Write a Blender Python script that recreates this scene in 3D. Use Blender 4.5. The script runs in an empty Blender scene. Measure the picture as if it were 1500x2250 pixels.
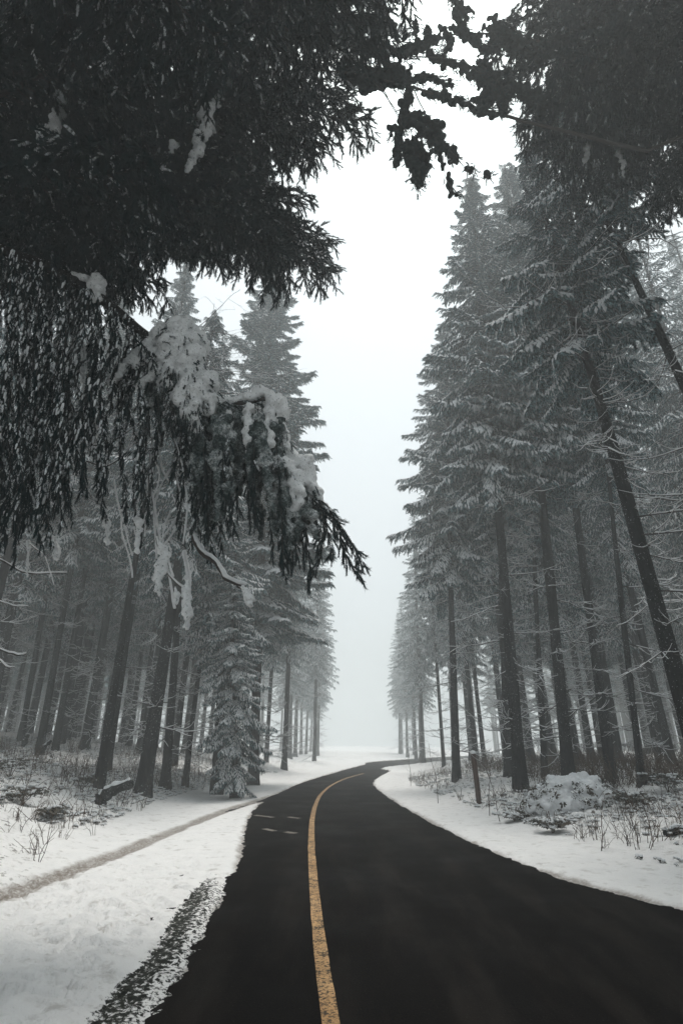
import bpy, math, random
import numpy as np
from mathutils import Vector, Matrix

R = math.radians
rnd = random.Random(7)
rng = np.random.default_rng(7)
SC = bpy.context.scene
COL = SC.collection

# ------------------------------------------------------------------ camera, world, sun, exposure
CAM_H, PITCH, FPX = 1.5, R(23.2), 1200.0
W0, H0 = 1500.0, 2250.0
cd = bpy.data.cameras.new('camera')
cam = bpy.data.objects.new('camera', cd)
COL.objects.link(cam)
cam.location = (0, 0, CAM_H)
cam.rotation_euler = (math.pi / 2 + PITCH, 0, 0)
cd.sensor_fit = 'HORIZONTAL'
cd.sensor_width = 24.0
cd.lens = 24.0 * FPX / W0
cd.clip_start = 0.05
cd.clip_end = 1500.0
SC.camera = cam

SUN_EL, SUN_AZ = R(75), R(20)         # high pale sun behind the cloud, ahead and to the right
world = bpy.data.worlds.new('World')
SC.world = world
world.use_nodes = True
nt = world.node_tree
nt.nodes.clear()
sky = nt.nodes.new('ShaderNodeTexSky')
sky.sky_type = 'NISHITA'
sky.sun_disc = False
sky.sun_elevation = SUN_EL
sky.sun_rotation = SUN_AZ
sky.air_density = 1.0
sky.dust_density = 6.0
sky.ozone_density = 1.0
hsv = nt.nodes.new('ShaderNodeHueSaturation')
hsv.inputs['Saturation'].default_value = 0.34       # cloud cover takes the blue out
hsv.inputs['Value'].default_value = 1.0
bg = nt.nodes.new('ShaderNodeBackground')
bg.inputs['Strength'].default_value = 0.15
out = nt.nodes.new('ShaderNodeOutputWorld')
nt.links.new(sky.outputs[0], hsv.inputs['Color'])
tint = nt.nodes.new('ShaderNodeMix'); tint.data_type = 'RGBA'; tint.blend_type = 'MULTIPLY'
tint.inputs[0].default_value = 1.0
tint.inputs[7].default_value = (0.88, 1.0, 1.0, 1)      # grey green cast of the winter cloud
nt.links.new(hsv.outputs[0], tint.inputs[6])
deck = nt.nodes.new('ShaderNodeMix'); deck.data_type = 'RGBA'
deck.inputs[0].default_value = 0.6
deck.inputs[7].default_value = (7.1, 7.4, 7.55, 1)       # even cloud deck, same brightness everywhere
nt.links.new(tint.outputs[2], deck.inputs[6])
nt.links.new(deck.outputs[2], bg.inputs['Color'])
nt.links.new(bg.outputs[0], out.inputs['Surface'])

sd = bpy.data.lights.new('sun', 'SUN')
sd.energy = 2.3
sd.angle = R(20)
sd.color = (1.0, 0.945, 0.88)
sun = bpy.data.objects.new('sun', sd)
COL.objects.link(sun)
sdir = Vector((math.sin(SUN_AZ) * math.cos(SUN_EL), math.cos(SUN_AZ) * math.cos(SUN_EL), math.sin(SUN_EL)))
sun.rotation_euler = sdir.to_track_quat('Z', 'Y').to_euler()

SC.view_settings.view_transform = 'Standard'
SC.view_settings.look = 'None'
SC.view_settings.exposure = 0.16
SC.view_settings.gamma = 1.0
SC.view_settings.use_curve_mapping = False
SC.render.engine = 'CYCLES'
SC.cycles.use_denoising = True
SC.cycles.max_bounces = 6
SC.cycles.diffuse_bounces = 3
SC.cycles.glossy_bounces = 2
SC.cycles.transmission_bounces = 1
SC.cycles.volume_bounces = 1
SC.cycles.transparent_max_bounces = 4
SC.cycles.sample_clamp_indirect = 4.0

# ------------------------------------------------------------------ helpers
CT, ST = math.cos(PITCH), math.sin(PITCH)


def ray(px, py):
    u, v = (px - W0 / 2) / FPX, (H0 / 2 - py) / FPX
    return np.array([u, CT - v * ST, ST + v * CT])


def onground(px, py, z=0.0):
    d = ray(px, py)
    t = (z - CAM_H) / d[2]
    return np.array([0, 0, CAM_H]) + d * t


def at(px, py, Y):
    d = ray(px, py)
    return np.array([0, 0, CAM_H]) + d * (Y / d[1])


def smooth(a, b, x):
    t = np.clip((x - a) / (b - a), 0, 1)
    return t * t * (3 - 2 * t)


def _hash(ix, iy, seed):
    h = (ix.astype(np.int64) * 374761393 + iy.astype(np.int64) * 668265263 + seed * 1442695041) & 0xFFFFFFFF
    h = ((h ^ (h >> 13)) * 1274126177) & 0xFFFFFFFF
    h = h ^ (h >> 16)
    return (h & 0xFFFF) / 65535.0


def noise2(x, y, seed=0):
    x = np.asarray(x, float); y = np.asarray(y, float)
    ix, iy = np.floor(x), np.floor(y)
    fx, fy = x - ix, y - iy
    fx = fx * fx * (3 - 2 * fx); fy = fy * fy * (3 - 2 * fy)
    a = _hash(ix, iy, seed); b = _hash(ix + 1, iy, seed)
    c = _hash(ix, iy + 1, seed); d = _hash(ix + 1, iy + 1, seed)
    return (a * (1 - fx) + b * fx) * (1 - fy) + (c * (1 - fx) + d * fx) * fy


def fbm(x, y, octv=4, seed=0):
    s, a, t = 0, 0.5, 0
    for k in range(octv):
        s = s + a * noise2(x * 2 ** k, y * 2 ** k, seed + k * 17)
        t += a; a *= 0.5
    return s / t


class Geo:
    """verts, triangles, material index and smooth flag, gathered as numpy arrays"""
    def __init__(self):
        self.v, self.f, self.m, self.s, self.n = [], [], [], [], 0

    def add(self, v, f, m=0, s=False):
        v = np.asarray(v, float).reshape(-1, 3); f = np.asarray(f, np.int64).reshape(-1, 3)
        self.v.append(v); self.f.append(f + self.n)
        self.m.append(np.full(len(f), m, np.int32) if np.isscalar(m) else np.asarray(m, np.int32))
        self.s.append(np.full(len(f), s, bool) if np.isscalar(s) else np.asarray(s, bool))
        self.n += len(v)

    def arrays(self):
        return (np.concatenate(self.v), np.concatenate(self.f), np.concatenate(self.m), np.concatenate(self.s))

    def stamp(self, tpl, mats):
        """merge copies of the arrays in tpl, one per 4x4 matrix"""
        v, f, m, s = tpl
        mats = np.asarray(mats, float)
        if len(mats) == 0:
            return
        vv = np.einsum('nij,kj->nki', mats[:, :3, :3], v) + mats[:, None, :3, 3]
        ff = f[None] + (np.arange(len(mats)) * len(v))[:, None, None]
        self.add(vv.reshape(-1, 3), ff.reshape(-1, 3), np.tile(m, len(mats)), np.tile(s, len(mats)))

    def mesh(self, name, materials, smooth_all=None):
        v, f, m, s = self.arrays()
        me = bpy.data.meshes.new(name)
        me.vertices.add(len(v)); me.vertices.foreach_set('co', v.astype(np.float32).ravel())
        me.loops.add(len(f) * 3); me.loops.foreach_set('vertex_index', f.astype(np.int32).ravel())
        me.polygons.add(len(f))
        me.polygons.foreach_set('loop_start', (np.arange(len(f)) * 3).astype(np.int32))
        me.polygons.foreach_set('loop_total', np.full(len(f), 3, np.int32))
        for mt in materials:
            me.materials.append(mt)
        me.polygons.foreach_set('material_index', m)
        me.polygons.foreach_set('use_smooth', s if smooth_all is None else np.full(len(f), smooth_all))
        me.update(calc_edges=True)
        return me


def obj(name, me, parent=None, **props):
    o = bpy.data.objects.new(name, me)
    COL.objects.link(o)
    if parent is not None:
        o.parent = parent
    for k, v in props.items():
        o[k] = v
    return o


def thing(name, label, cat, loc, group=None):
    o = bpy.data.objects.new(name, None)
    COL.objects.link(o)
    o.location = loc
    o.empty_display_size = 0.3
    o['label'] = label; o['category'] = cat
    if group:
        o['group'] = group
    return o


def frame(d, up=(0, 0, 1), roll=0.0):
    """3x3 with columns x, y, z; y along d, z as near to up as it goes"""
    y = np.array(d, float); y /= np.linalg.norm(y) + 1e-9
    x = np.cross(y, np.array(up, float))
    if np.linalg.norm(x) < 1e-4:
        x = np.cross(y, np.array([1.0, 0, 0.1]))
    x /= np.linalg.norm(x)
    z = np.cross(x, y)
    if roll:
        c, s = math.cos(roll), math.sin(roll)
        x, z = x * c + z * s, z * c - x * s
    return np.stack([x, y, z], 1)


def mat4(fr, pos, sc=1.0):
    m = np.eye(4)
    m[:3, :3] = fr * (np.array(sc) if not np.isscalar(sc) else sc)
    m[:3, 3] = pos
    return m


def tube(g, pts, rad, sides=6, m=0, s=True, cap=True):
    pts = np.asarray(pts, float); n = len(pts)
    rad = np.broadcast_to(np.asarray(rad, float), (n,))
    tan = np.gradient(pts, axis=0)
    V = []
    prev = None
    for i in range(n):
        t = tan[i] / (np.linalg.norm(tan[i]) + 1e-9)
        x = np.cross(t, [0.05, 0.02, 1.0]) if prev is None else prev - t * np.dot(prev, t)
        if np.linalg.norm(x) < 1e-3:
            x = np.cross(t, [1.0, 0, 0])
        x /= np.linalg.norm(x); prev = x
        y = np.cross(t, x)
        a = np.arange(sides) * 2 * math.pi / sides
        V.append(pts[i] + rad[i] * (np.cos(a)[:, None] * x + np.sin(a)[:, None] * y))
    V = np.concatenate(V)
    F = []
    for i in range(n - 1):
        for k in range(sides):
            a, b = i * sides + k, i * sides + (k + 1) % sides
            F += [(a, b, b + sides), (a, b + sides, a + sides)]
    if cap:
        V = np.concatenate([V, pts[-1:]])
        for k in range(sides):
            F.append(((n - 1) * sides + k, (n - 1) * sides + (k + 1) % sides, n * sides))
    g.add(V, F, m, s)


def blob_tpl(nu=7, nv=5, seed=0, amp=0.25):
    """lumpy closed ball, radius about 1"""
    r = np.random.default_rng(seed)
    V, F = [(0, 0, -1.0)], []
    for j in range(1, nv):
        ph = -math.pi / 2 + math.pi * j / nv
        for i in range(nu):
            th = 2 * math.pi * i / nu
            V.append((math.cos(ph) * math.cos(th), math.cos(ph) * math.sin(th), math.sin(ph)))
    V.append((0, 0, 1.0))
    V = np.array(V) * (1 + amp * (r.random((len(V), 1)) - 0.5) * 2)
    for i in range(nu):
        F.append((0, 1 + (i + 1) % nu, 1 + i))
    for j in range(nv - 2):
        for i in range(nu):
            a, b = 1 + j * nu + i, 1 + j * nu + (i + 1) % nu
            F += [(a, b, b + nu), (a, b + nu, a + nu)]
    L = len(V) - 1; b0 = 1 + (nv - 2) * nu
    for i in range(nu):
        F.append((b0 + i, b0 + (i + 1) % nu, L))
    return V, np.array(F)


# ------------------------------------------------------------------ materials
def new_mat(name):
    m = bpy.data.materials.new(name); m.use_nodes = True
    n = m.node_tree; n.nodes.clear()
    o = n.nodes.new('ShaderNodeOutputMaterial'); p = n.nodes.new('ShaderNodeBsdfPrincipled')
    n.links.new(p.outputs[0], o.inputs['Surface'])
    return m, n, p


def N(n, typ, **kw):
    nd = n.nodes.new(typ)
    for k, v in kw.items():
        if k in ('operation', 'blend_type', 'data_type', 'attribute_name', 'noise_dimensions', 'feature'):
            setattr(nd, k, v)
        else:
            nd.inputs[k.replace('_', ' ')].default_value = v
    return nd


def ramp(n, src, stops):
    r = n.nodes.new('ShaderNodeValToRGB')
    while len(r.color_ramp.elements) < len(stops):
        r.color_ramp.elements.new(0.5)
    for e, (p, c) in zip(r.color_ramp.elements, stops):
        e.position = p
        e.color = (*c, 1) if len(c) == 3 else c
    n.links.new(src, r.inputs[0])
    return r


def mix(n, fac, a, b):
    x = n.nodes.new('ShaderNodeMix'); x.data_type = 'RGBA'
    for sock, val in ((x.inputs[0], fac), (x.inputs[6], a), (x.inputs[7], b)):
        if isinstance(val, bpy.types.NodeSocket):
            n.links.new(val, sock)
        elif isinstance(val, (tuple, list)):
            sock.default_value = (*val, 1)
        else:
            sock.default_value = val
    return x.outputs[2]


def coords(n, kind='Object'):
    return n.nodes.new('ShaderNodeTexCoord').outputs[kind]


def noise(n, vec, scale, detail=4, rough=0.55):
    t = n.nodes.new('ShaderNodeTexNoise')
    t.inputs['Scale'].default_value = scale
    t.inputs['Detail'].default_value = detail
    t.inputs['Roughness'].default_value = rough
    n.links.new(vec, t.inputs['Vector'])
    return t.outputs['Fac']


def bump(n, p, h, strength=0.4, dist=0.02):
    b = n.nodes.new('ShaderNodeBump')
    b.inputs['Strength'].default_value = strength
    b.inputs['Distance'].default_value = dist
    n.links.new(h, b.inputs['Height'])
    n.links.new(b.outputs[0], p.inputs['Normal'])


def math_(n, op, a, b=None, clamp=False):
    x = n.nodes.new('ShaderNodeMath'); x.operation = op; x.use_clamp = clamp
    for i, v in enumerate((a, b)):
        if v is None:
            continue
        if isinstance(v, bpy.types.NodeSocket):
            n.links.new(v, x.inputs[i])
        else:
            x.inputs[i].default_value = v
    return x.outputs[0]


def mat_needles(name, ca, cb, scale=3.0, frost=False):
    m, n, p = new_mat(name)
    c = noise(n, coords(n), scale, 3)
    r = ramp(n, c, [(0.3, ca), (0.7, cb)])
    colr = r.outputs[0]
    if frost:
        f1 = noise(n, coords(n), 11.0, 4, 0.65)
        colr = mix(n, ramp(n, f1, [(0.46, (0, 0, 0)), (0.60, (1, 1, 1))]).outputs[0], colr, (0.27, 0.40, 0.43))
    n.links.new(colr, p.inputs['Base Color'])
    p.inputs['Roughness'].default_value = 0.9
    p.inputs['IOR'].default_value = 1.08
    return m


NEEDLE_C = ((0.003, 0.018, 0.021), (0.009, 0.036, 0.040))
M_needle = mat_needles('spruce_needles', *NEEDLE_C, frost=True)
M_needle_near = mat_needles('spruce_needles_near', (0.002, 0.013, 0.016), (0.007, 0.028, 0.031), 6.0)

m, n, p = new_mat('snow'); M_snow = m
c = noise(n, coords(n), 14.0, 4)
r = ramp(n, c, [(0.25, (0.70, 0.73, 0.76)), (0.75, (0.86, 0.87, 0.88))])
n.links.new(r.outputs[0], p.inputs['Base Color'])
p.inputs['Roughness'].default_value = 0.9
p.inputs['Specular IOR Level'].default_value = 0.1
bump(n, p, noise(n, coords(n), 45.0, 5, 0.7), 0.7, 0.03)

# snow that the needles poke through
m, n, p = new_mat('needles_with_snow'); M_frost = m
c = noise(n, coords(n), 30.0, 3, 0.6)
r = ramp(n, c, [(0.40, (0.03, 0.05, 0.045)), (0.56, (0.70, 0.73, 0.76))])
n.links.new(r.outputs[0], p.inputs['Base Color'])
p.inputs['Roughness'].default_value = 0.9
p.inputs['Specular IOR Level'].default_value = 0.1

m, n, p = new_mat('bark'); M_bark = m
co = coords(n)
mp = n.nodes.new('ShaderNodeMapping'); mp.inputs['Scale'].default_value = (1, 1, 0.28)
n.links.new(co, mp.inputs['Vector'])
c = noise(n, mp.outputs[0], 22.0, 6, 0.65)
r = ramp(n, c, [(0.35, (0.003, 0.004, 0.0045)), (0.65, (0.024, 0.025, 0.025))])
fl = noise(n, co, 34.0, 3, 0.6)
patch = noise(n, co, 1.3, 2)
k = math_(n, 'MULTIPLY', math_(n, 'GREATER_THAN', fl, 0.655), math_(n, 'GREATER_THAN', patch, 0.47))
n.links.new(mix(n, k, r.outputs[0], (0.7, 0.73, 0.76)), p.inputs['Base Color'])
p.inputs['Roughness'].default_value = 0.9
p.inputs['IOR'].default_value = 1.08
bump(n, p, c, 1.0, 0.09)

m, n, p = new_mat('twig_bark'); M_twig = m
p.inputs['Base Color'].default_value = (0.028, 0.023, 0.020, 1)
p.inputs['Roughness'].default_value = 0.9

# ------------------------------------------------------------------ road lines in plan
def poly_from_px(pts):
    a = np.array([onground(*q)[:2] for q in pts])
    return a[np.argsort(a[:, 1])]


LEFT = poly_from_px([(350, 2250), (425, 2130), (478, 2010), (512, 1940), (532, 1870), (548, 1800), (575, 1765), (620, 1740), (680, 1715), (740, 1697), (800, 1681), (850, 1672)])
RIGHT = poly_from_px([(1500, 2003), (1350, 1965), (1200, 1921), (1050, 1860), (950, 1810), (870, 1765), (832, 1738), (820, 1722), (829, 1710), (858, 1695), (893, 1681)])
MID = poly_from_px([(727, 2250), (712, 2150), (700, 2050), (692, 1980), (686, 1900), (684, 1850), (686, 1800), (693, 1770), (706, 1745), (730, 1725), (760, 1711), (792, 1702)])
TRACK = poly_from_px([(-420, 2150), (-200, 2070), (0, 1987), (150, 1926), (300, 1864), (430, 1810), (520, 1777), (575, 1760), (620, 1743)])


def extend(a, near, far):
    d0 = (a[0] - a[1]); d1 = (a[-1] - a[-2])
    d0 /= abs(d0[1]); d1 /= abs(d1[1])
    return np.concatenate([[a[0] + d0 * (a[0][1] - near)], a, [a[-1] + d1 * (far - a[-1][1])]])


LEFT = np.concatenate([[[-0.55, -30.0]], LEFT, [[LEFT[-1][0] + 22, LEFT[-1][1] + 40], [LEFT[-1][0] + 90, LEFT[-1][1] + 110]]])
rn = RIGHT[0]
RIGHT = np.concatenate([[[6.2, -30.0], [5.2, 1.0]], RIGHT, [[LEFT[-2][0] + 6, LEFT[-2][1] - 3], [LEFT[-1][0] + 7, LEFT[-1][1] - 4]]])


def cr(a, k=8):
    """Catmull-Rom through the points, monotone enough in y"""
    P = np.concatenate([[2 * a[0] - a[1]], a, [2 * a[-1] - a[-2]]])
    o = []
    for i in range(1, len(P) - 2):
        for t in np.arange(k) / k:
            o.append(0.5 * ((2 * P[i]) + (-P[i - 1] + P[i + 1]) * t + (2 * P[i - 1] - 5 * P[i] + 4 * P[i + 1] - P[i + 2]) * t ** 2 + (-P[i - 1] + 3 * P[i] - 3 * P[i + 1] + P[i + 2]) * t ** 3))
    o.append(P[-2])
    o = np.array(o)
    return o[np.argsort(o[:, 1])]


YS = np.concatenate([np.arange(-30, 2, 1.0), np.arange(2, 30, 0.25), np.arange(30, 180, 1.0)])


def resample(a):
    c = cr(a)
    x = np.interp(YS, c[:, 1], c[:, 0])
    k = np.array([1, 2, 3, 2, 1.0]); k /= k.sum()
    xp = np.pad(x, 2, mode='edge')
    return np.convolve(xp, k, 'valid')


XL, XR, = resample(LEFT), resample(RIGHT)
SL = 1 / np.sqrt(1 + np.gradient(XL, YS) ** 2); SR = 1 / np.sqrt(1 + np.gradient(XR, YS) ** 2)
tr = cr(TRACK)


def dleft(x, y):
    return (np.interp(y, YS, XL) - x) * np.interp(y, YS, SL)


def dright(x, y):
    return (x - np.interp(y, YS, XR)) * np.interp(y, YS, SR)


def dtrack(x, y):
    """signed distance to the slushy wheel track on the left, and whether we are along it"""
    xt = np.interp(y, tr[:, 1], tr[:, 0])
    sl = np.interp(y, tr[:, 1], 1 / np.sqrt(1 + np.gradient(tr[:, 0], tr[:, 1]) ** 2))
    on = smooth(tr[0, 1] - 0.2, tr[0, 1], y) * (1 - smooth(tr[-1, 1] - 2, tr[-1, 1], y))
    return (x - xt) * sl, on


def terrain(x, y, fine=True):
    x = np.asarray(x, float); y = np.asarray(y, float)
    dl, dr = dleft(x, y), dright(x, y)
    # left bank climbs into the forest, right verge stays low
    bl = 0.14 * np.maximum(dl - 1.6, 0) * smooth(1.2, 3.5, dl)
    bl = np.where(bl > 2.0, 2.0 + (bl - 2.0) * 0.3, bl)
    far = 1 - smooth(32, 60, y)
    bl = bl * (0.25 + 0.75 * far)
    br = 0.085 * np.maximum(dr - 1.0, 0) * smooth(0.8, 2.5, dr)
    br = np.where(br > 0.6, 0.6 + (br - 0.6) * 0.2, br)
    z = np.where(dl > 0, bl, np.where(dr > 0, br, 0.0))
    d = np.maximum(dl, dr)
    edge = 0.16 * (fbm(x * 2.2, y * 1.3, 4, 5) - 0.5) + 0.10 * (fbm(x * 9, y * 7, 3, 9) - 0.5) + 0.07 * (fbm(x * 24, y * 20, 3, 10) - 0.5)
    snow = smooth(-0.06, 0.18, d + edge) * 0.055 - 0.012
    z = z + snow
    if fine:
        z = z + (0.035 * (fbm(x * 1.7, y * 1.7, 3, 21) - 0.5) + 0.018 * (fbm(x * 9, y * 9, 3, 31) - 0.5)) * smooth(0.1, 0.6, d)
        ll = smooth(2.6, 4.2, dl + 1.0 * (fbm(x * .6, y * .6, 2, 3) - .5)) + smooth(1.6, 2.9, dr + 1.0 * (fbm(x * .6, y * .6, 2, 4) - .5))
        lump = np.abs(fbm(x * 1.9, y * 1.9, 4, 41) - 0.5) * 2
        z = z + ll * (0.26 * (0.45 - lump) + 0.10 * (fbm(x * 6, y * 6, 3, 51) - 0.4))
        dt, on = dtrack(x, y)
        z = z - 0.045 * on * np.exp(-(dt / 0.16) ** 2) * (0.6 + 0.8 * fbm(x * 6, y * 6, 3, 61))
        # half-bare strip of soil and grass beside the asphalt in the foreground
        b = bare(dl, x, y)
        z = z - 0.030 * b + 0.040 * np.minimum(b * 2, 1) * (fbm(x * 15, y * 15, 3, 73) - .5)
        # trodden, clumpy snow in the foreground
        fg = (1 - smooth(6.5, 11, np.hypot(x, y))) * smooth(0.25, 0.6, dl)
        z = z + fg * (0.11 * (fbm(x * 5, y * 8, 5, 81) - .5) - 0.055 * smooth(0.54, 0.68, fbm(x * 8, y * 12, 3, 82)))
    return z


def bare_old(dl, x, y):
    k = (1 - smooth(7.5, 10.0, y)) * smooth(0.22, 0.34, dl + 0.10 * (fbm(x * 3, y * 3, 3, 71) - .5)) * (1 - smooth(0.50, 0.62, dl + 0.16 * (fbm(x * 4, y * 4, 3, 72) - .5)))
    k2 = (1 - smooth(7.5, 10.0, y)) * smooth(-0.1, 0.05, dl) * (1 - smooth(0.25, 0.36, dl)) * smooth(0.44, 0.62, fbm(x * 15, y * 12, 4, 73))
    hole = smooth(0.50, 0.66, fbm(x * 17, y * 17, 4, 74))
    return np.clip(np.maximum(k * (1 - 0.8 * hole), k2), 0, 1)


def bare(dl, x, y):
    w = (1 - smooth(7.0, 9.5, y)) * smooth(-30, -20, y)
    j = 0.12 * (fbm(x * 3, y * 3, 3, 71) - .5)
    outer = smooth(0.12, 0.28, dl + j) * (1 - smooth(0.34, 0.52, dl + j))
    inner = smooth(-0.08, 0.0, dl) * (1 - smooth(0.12, 0.28, dl + j))
    return w * (0.62 * outer + 0.52 * inner)


# ------------------------------------------------------------------ snow covered ground: one polar sheet, fine near the camera
ang = np.concatenate([np.arange(-40, 40.01, 0.17), np.arange(41, 60, 1.0), np.arange(60, 300.1, 6.0), np.arange(301, 320, 1.0)])
rad = [0.4, 1.0, 1.8, 2.5, 3.0]
while rad[-1] < 30:
    rad.append(rad[-1] * 1.0065)
while rad[-1] < 400:
    rad.append(rad[-1] * 1.03)
rad = np.array(rad)
A, Rr = np.meshgrid(np.radians(ang), rad)
X, Y = Rr * np.sin(A), Rr * np.cos(A)
Z = terrain(X, Y)
nr, na = X.shape
g = Geo()
idx = np.arange(nr * na).reshape(nr, na)
a = idx[:-1, :]; b = np.roll(idx, -1, 1)[:-1, :]; c2 = np.roll(idx, -1, 1)[1:, :]; d2 = idx[1:, :]
F = np.concatenate([np.stack([a, c2, b], -1).reshape(-1, 3), np.stack([a, d2, c2], -1).reshape(-1, 3)])
g.add(np.stack([X, Y, Z], -1).reshape(-1, 3), F, 0, True)
# close the middle
g.add(np.concatenate([[[0, 0, -0.012]], np.stack([X[0], Y[0], Z[0]], -1)]), [(0, (i + 1) % na + 1, i + 1) for i in range(na)], 0, True)

m, n, p = new_mat('snow_ground'); M_ground = m
co = coords(n)
at_s = n.nodes.new('ShaderNodeAttribute'); at_s.attribute_name = 'slush'
at_b = n.nodes.new('ShaderNodeAttribute'); at_b.attribute_name = 'bare'
at_l = n.nodes.new('ShaderNodeAttribute'); at_l.attribute_name = 'litter'
n1 = noise(n, co, 3.0, 6, 0.6); n2 = noise(n, co, 26.0, 5, 0.7); n3 = noise(n, co, 9.0, 5, 0.65)
base = ramp(n, n1, [(0.3, (0.83, 0.83, 0.83)), (0.7, (0.90, 0.895, 0.89))]).outputs[0]
# little hollows where grass tips and grit show
pit = ramp(n, n2, [(0.66, (0, 0, 0)), (0.74, (1, 1, 1))]).outputs[0]
base = mix(n, math_(n, 'MULTIPLY', pit, 0.55), base, (0.30, 0.29, 0.27))
p6 = noise(n, co, 5.0, 6, 0.7)
base = mix(n, math_(n, 'MULTIPLY', ramp(n, p6, [(0.55, (0, 0, 0)), (0.68, (1, 1, 1))]).outputs[0], 0.5), base, (0.38, 0.36, 0.33))
sl = math_(n, 'MULTIPLY', at_s.outputs['Fac'], ramp(n, n2, [(0.30, (0.35, 0.35, 0.35)), (0.55, (1, 1, 1))]).outputs[0])
base = mix(n, sl, base, (0.20, 0.165, 0.135))
li = math_(n, 'MULTIPLY', at_l.outputs['Fac'], ramp(n, n3, [(0.56, (0, 0, 0)), (0.62, (1, 1, 1))]).outputs[0])
lc = ramp(n, n2, [(0.35, (0.022, 0.022, 0.016)), (0.65, (0.10, 0.075, 0.045))]).outputs[0]
base = mix(n, li, base, lc)
bc = ramp(n, n2, [(0.40, (0.008, 0.010, 0.008)), (0.62, (0.055, 0.058, 0.045))]).outputs[0]
nb = noise(n, co, 26.0, 6, 0.68)
bm = math_(n, 'MULTIPLY', math_(n, 'SUBTRACT', at_b.outputs['Fac'], nb), 14.0, True)
base = mix(n, bm, base, bc)
n.links.new(base, p.inputs['Base Color'])
p.inputs['Roughness'].default_value = 0.85
p.inputs['Specular IOR Level'].default_value = 0.15
hb = math_(n, 'ADD', n2, math_(n, 'MULTIPLY', n3, 1.5))
bump(n, p, hb, 0.8, 0.03)

me = g.mesh('ground', [M_ground])
xv = np.concatenate([X.ravel(), [0], X[0]]); yv = np.concatenate([Y.ravel(), [0], Y[0]])
dl, dr = dleft(xv, yv), dright(xv, yv)
dt, on = dtrack(xv, yv)
sl = on * (1 - smooth(0.10, 0.24, np.abs(dt + 0.10 * (fbm(xv * 3, yv * 3, 3, 61) - .5)))) * (0.75 + .25 * fbm(xv * 5, yv * 5, 2, 8))
thin = (1 - smooth(0.00, 0.10, np.maximum(dl, dr) + 0.12 * (fbm(xv * 5, yv * 4, 3, 77) - .5))) * 0.8
lit = np.clip(smooth(2.4, 4.0, dl + 1.6 * (fbm(xv * .8, yv * .8, 2, 3) - .5)) + smooth(1.5, 2.8, dr + 1.4 * (fbm(xv * .8, yv * .8, 2, 4) - .5)), 0, 1)
lit = lit * (0.35 + 0.65 * smooth(0.42, 0.55, fbm(xv * 1.1, yv * 1.1, 3, 44)))
for nm, arr in (('slush', np.maximum(sl, thin)), ('bare', bare(dl, xv, yv)), ('litter', lit)):
    at_ = me.attributes.new(nm, 'FLOAT', 'POINT')
    at_.data.foreach_set('value', arr.astype(np.float32))
obj('ground', me, kind='structure')

# ------------------------------------------------------------------ road sheet, centre line, dashes
m, n, p = new_mat('wet_asphalt'); M_road = m
co = coords(n)
n1 = noise(n, co, 0.7, 5, 0.6); n2 = noise(n, co, 60.0, 5, 0.7)
mpn = n.nodes.new('ShaderNodeMapping'); mpn.inputs['Scale'].default_value = (1.6, 0.25, 1)
n.links.new(co, mpn.inputs['Vector'])
n3 = noise(n, mpn.outputs[0], 1.5, 5, 0.65)
c1 = ramp(n, n2, [(0.35, (0.001, 0.001, 0.0012)), (0.65, (0.009, 0.0075, 0.007))]).outputs[0]
c2_ = ramp(n, n3, [(0.47, (0, 0, 0)), (0.72, (1, 1, 1))]).outputs[0]
cc = mix(n, math_(n, 'MULTIPLY', c2_, 0.35), c1, (0.042, 0.036, 0.031))  # lighter streaks: tyre sheen put into the asphalt colour
spk = noise(n, co, 95.0, 2, 0.5)
grit = math_(n, 'MULTIPLY', ramp(n, spk, [(0.66, (0, 0, 0)), (0.72, (1, 1, 1))]).outputs[0], 0.5)
cc = mix(n, grit, cc, (0.10, 0.095, 0.085))
n.links.new(cc, p.inputs['Base Color'])
rr = ramp(n, n1, [(0.35, (0.45, 0.45, 0.45)), (0.65, (0.75, 0.75, 0.75))]).outputs[0]
n.links.new(rr, p.inputs['Roughness'])
p.inputs['IOR'].default_value = 1.03
bump(n, p, n2, 0.5, 0.01)

g = Geo()
ys = YS
rows = len(ys); colsN = 9
off = 0.7
V = []
for i, y in enumerate(ys):
    x0, x1 = XL[i] - off, XR[i] + off
    for k in range(colsN):
        V.append((x0 + (x1 - x0) * k / (colsN - 1), y, 0.0))
F = []
for i in range(rows - 1):
    for k in range(colsN - 1):
        q = i * colsN + k
        F += [(q, q + 1, q + colsN + 1), (q, q + colsN + 1, q + colsN)]
g.add(V, F, 0, True)
obj('road', g.mesh('road', [M_road]), kind='structure')

m, n, p = new_mat('ochre_road_paint'); M_line = m
co = coords(n)
n2 = noise(n, co, 46.0, 6, 0.8); n1 = noise(n, co, 2.0, 3)
n4 = noise(n, co, 9.0, 4, 0.7)
wear = ramp(n, math_(n, 'ADD', math_(n, 'MULTIPLY', n2, 0.65), math_(n, 'MULTIPLY', n4, 0.35)), [(0.46, (0, 0, 0)), (0.52, (1, 1, 1))]).outputs[0]
cl = ramp(n, n1, [(0.3, (0.42, 0.25, 0.11)), (0.7, (0.58, 0.37, 0.18))]).outputs[0]
n.links.new(mix(n, wear, (0.035, 0.026, 0.018), cl), p.inputs['Base Color'])
p.inputs['Roughness'].default_value = 0.7
p.inputs['Specular IOR Level'].default_value = 0.2
bump(n, p, n2, 0.5, 0.01)
g = Geo()
mid = cr(extend(MID, -6.0, MID[-1][1] + 1), 10)
tan = np.gradient(mid, axis=0); tan /= np.linalg.norm(tan, axis=1)[:, None]
V, F = [], []
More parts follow.
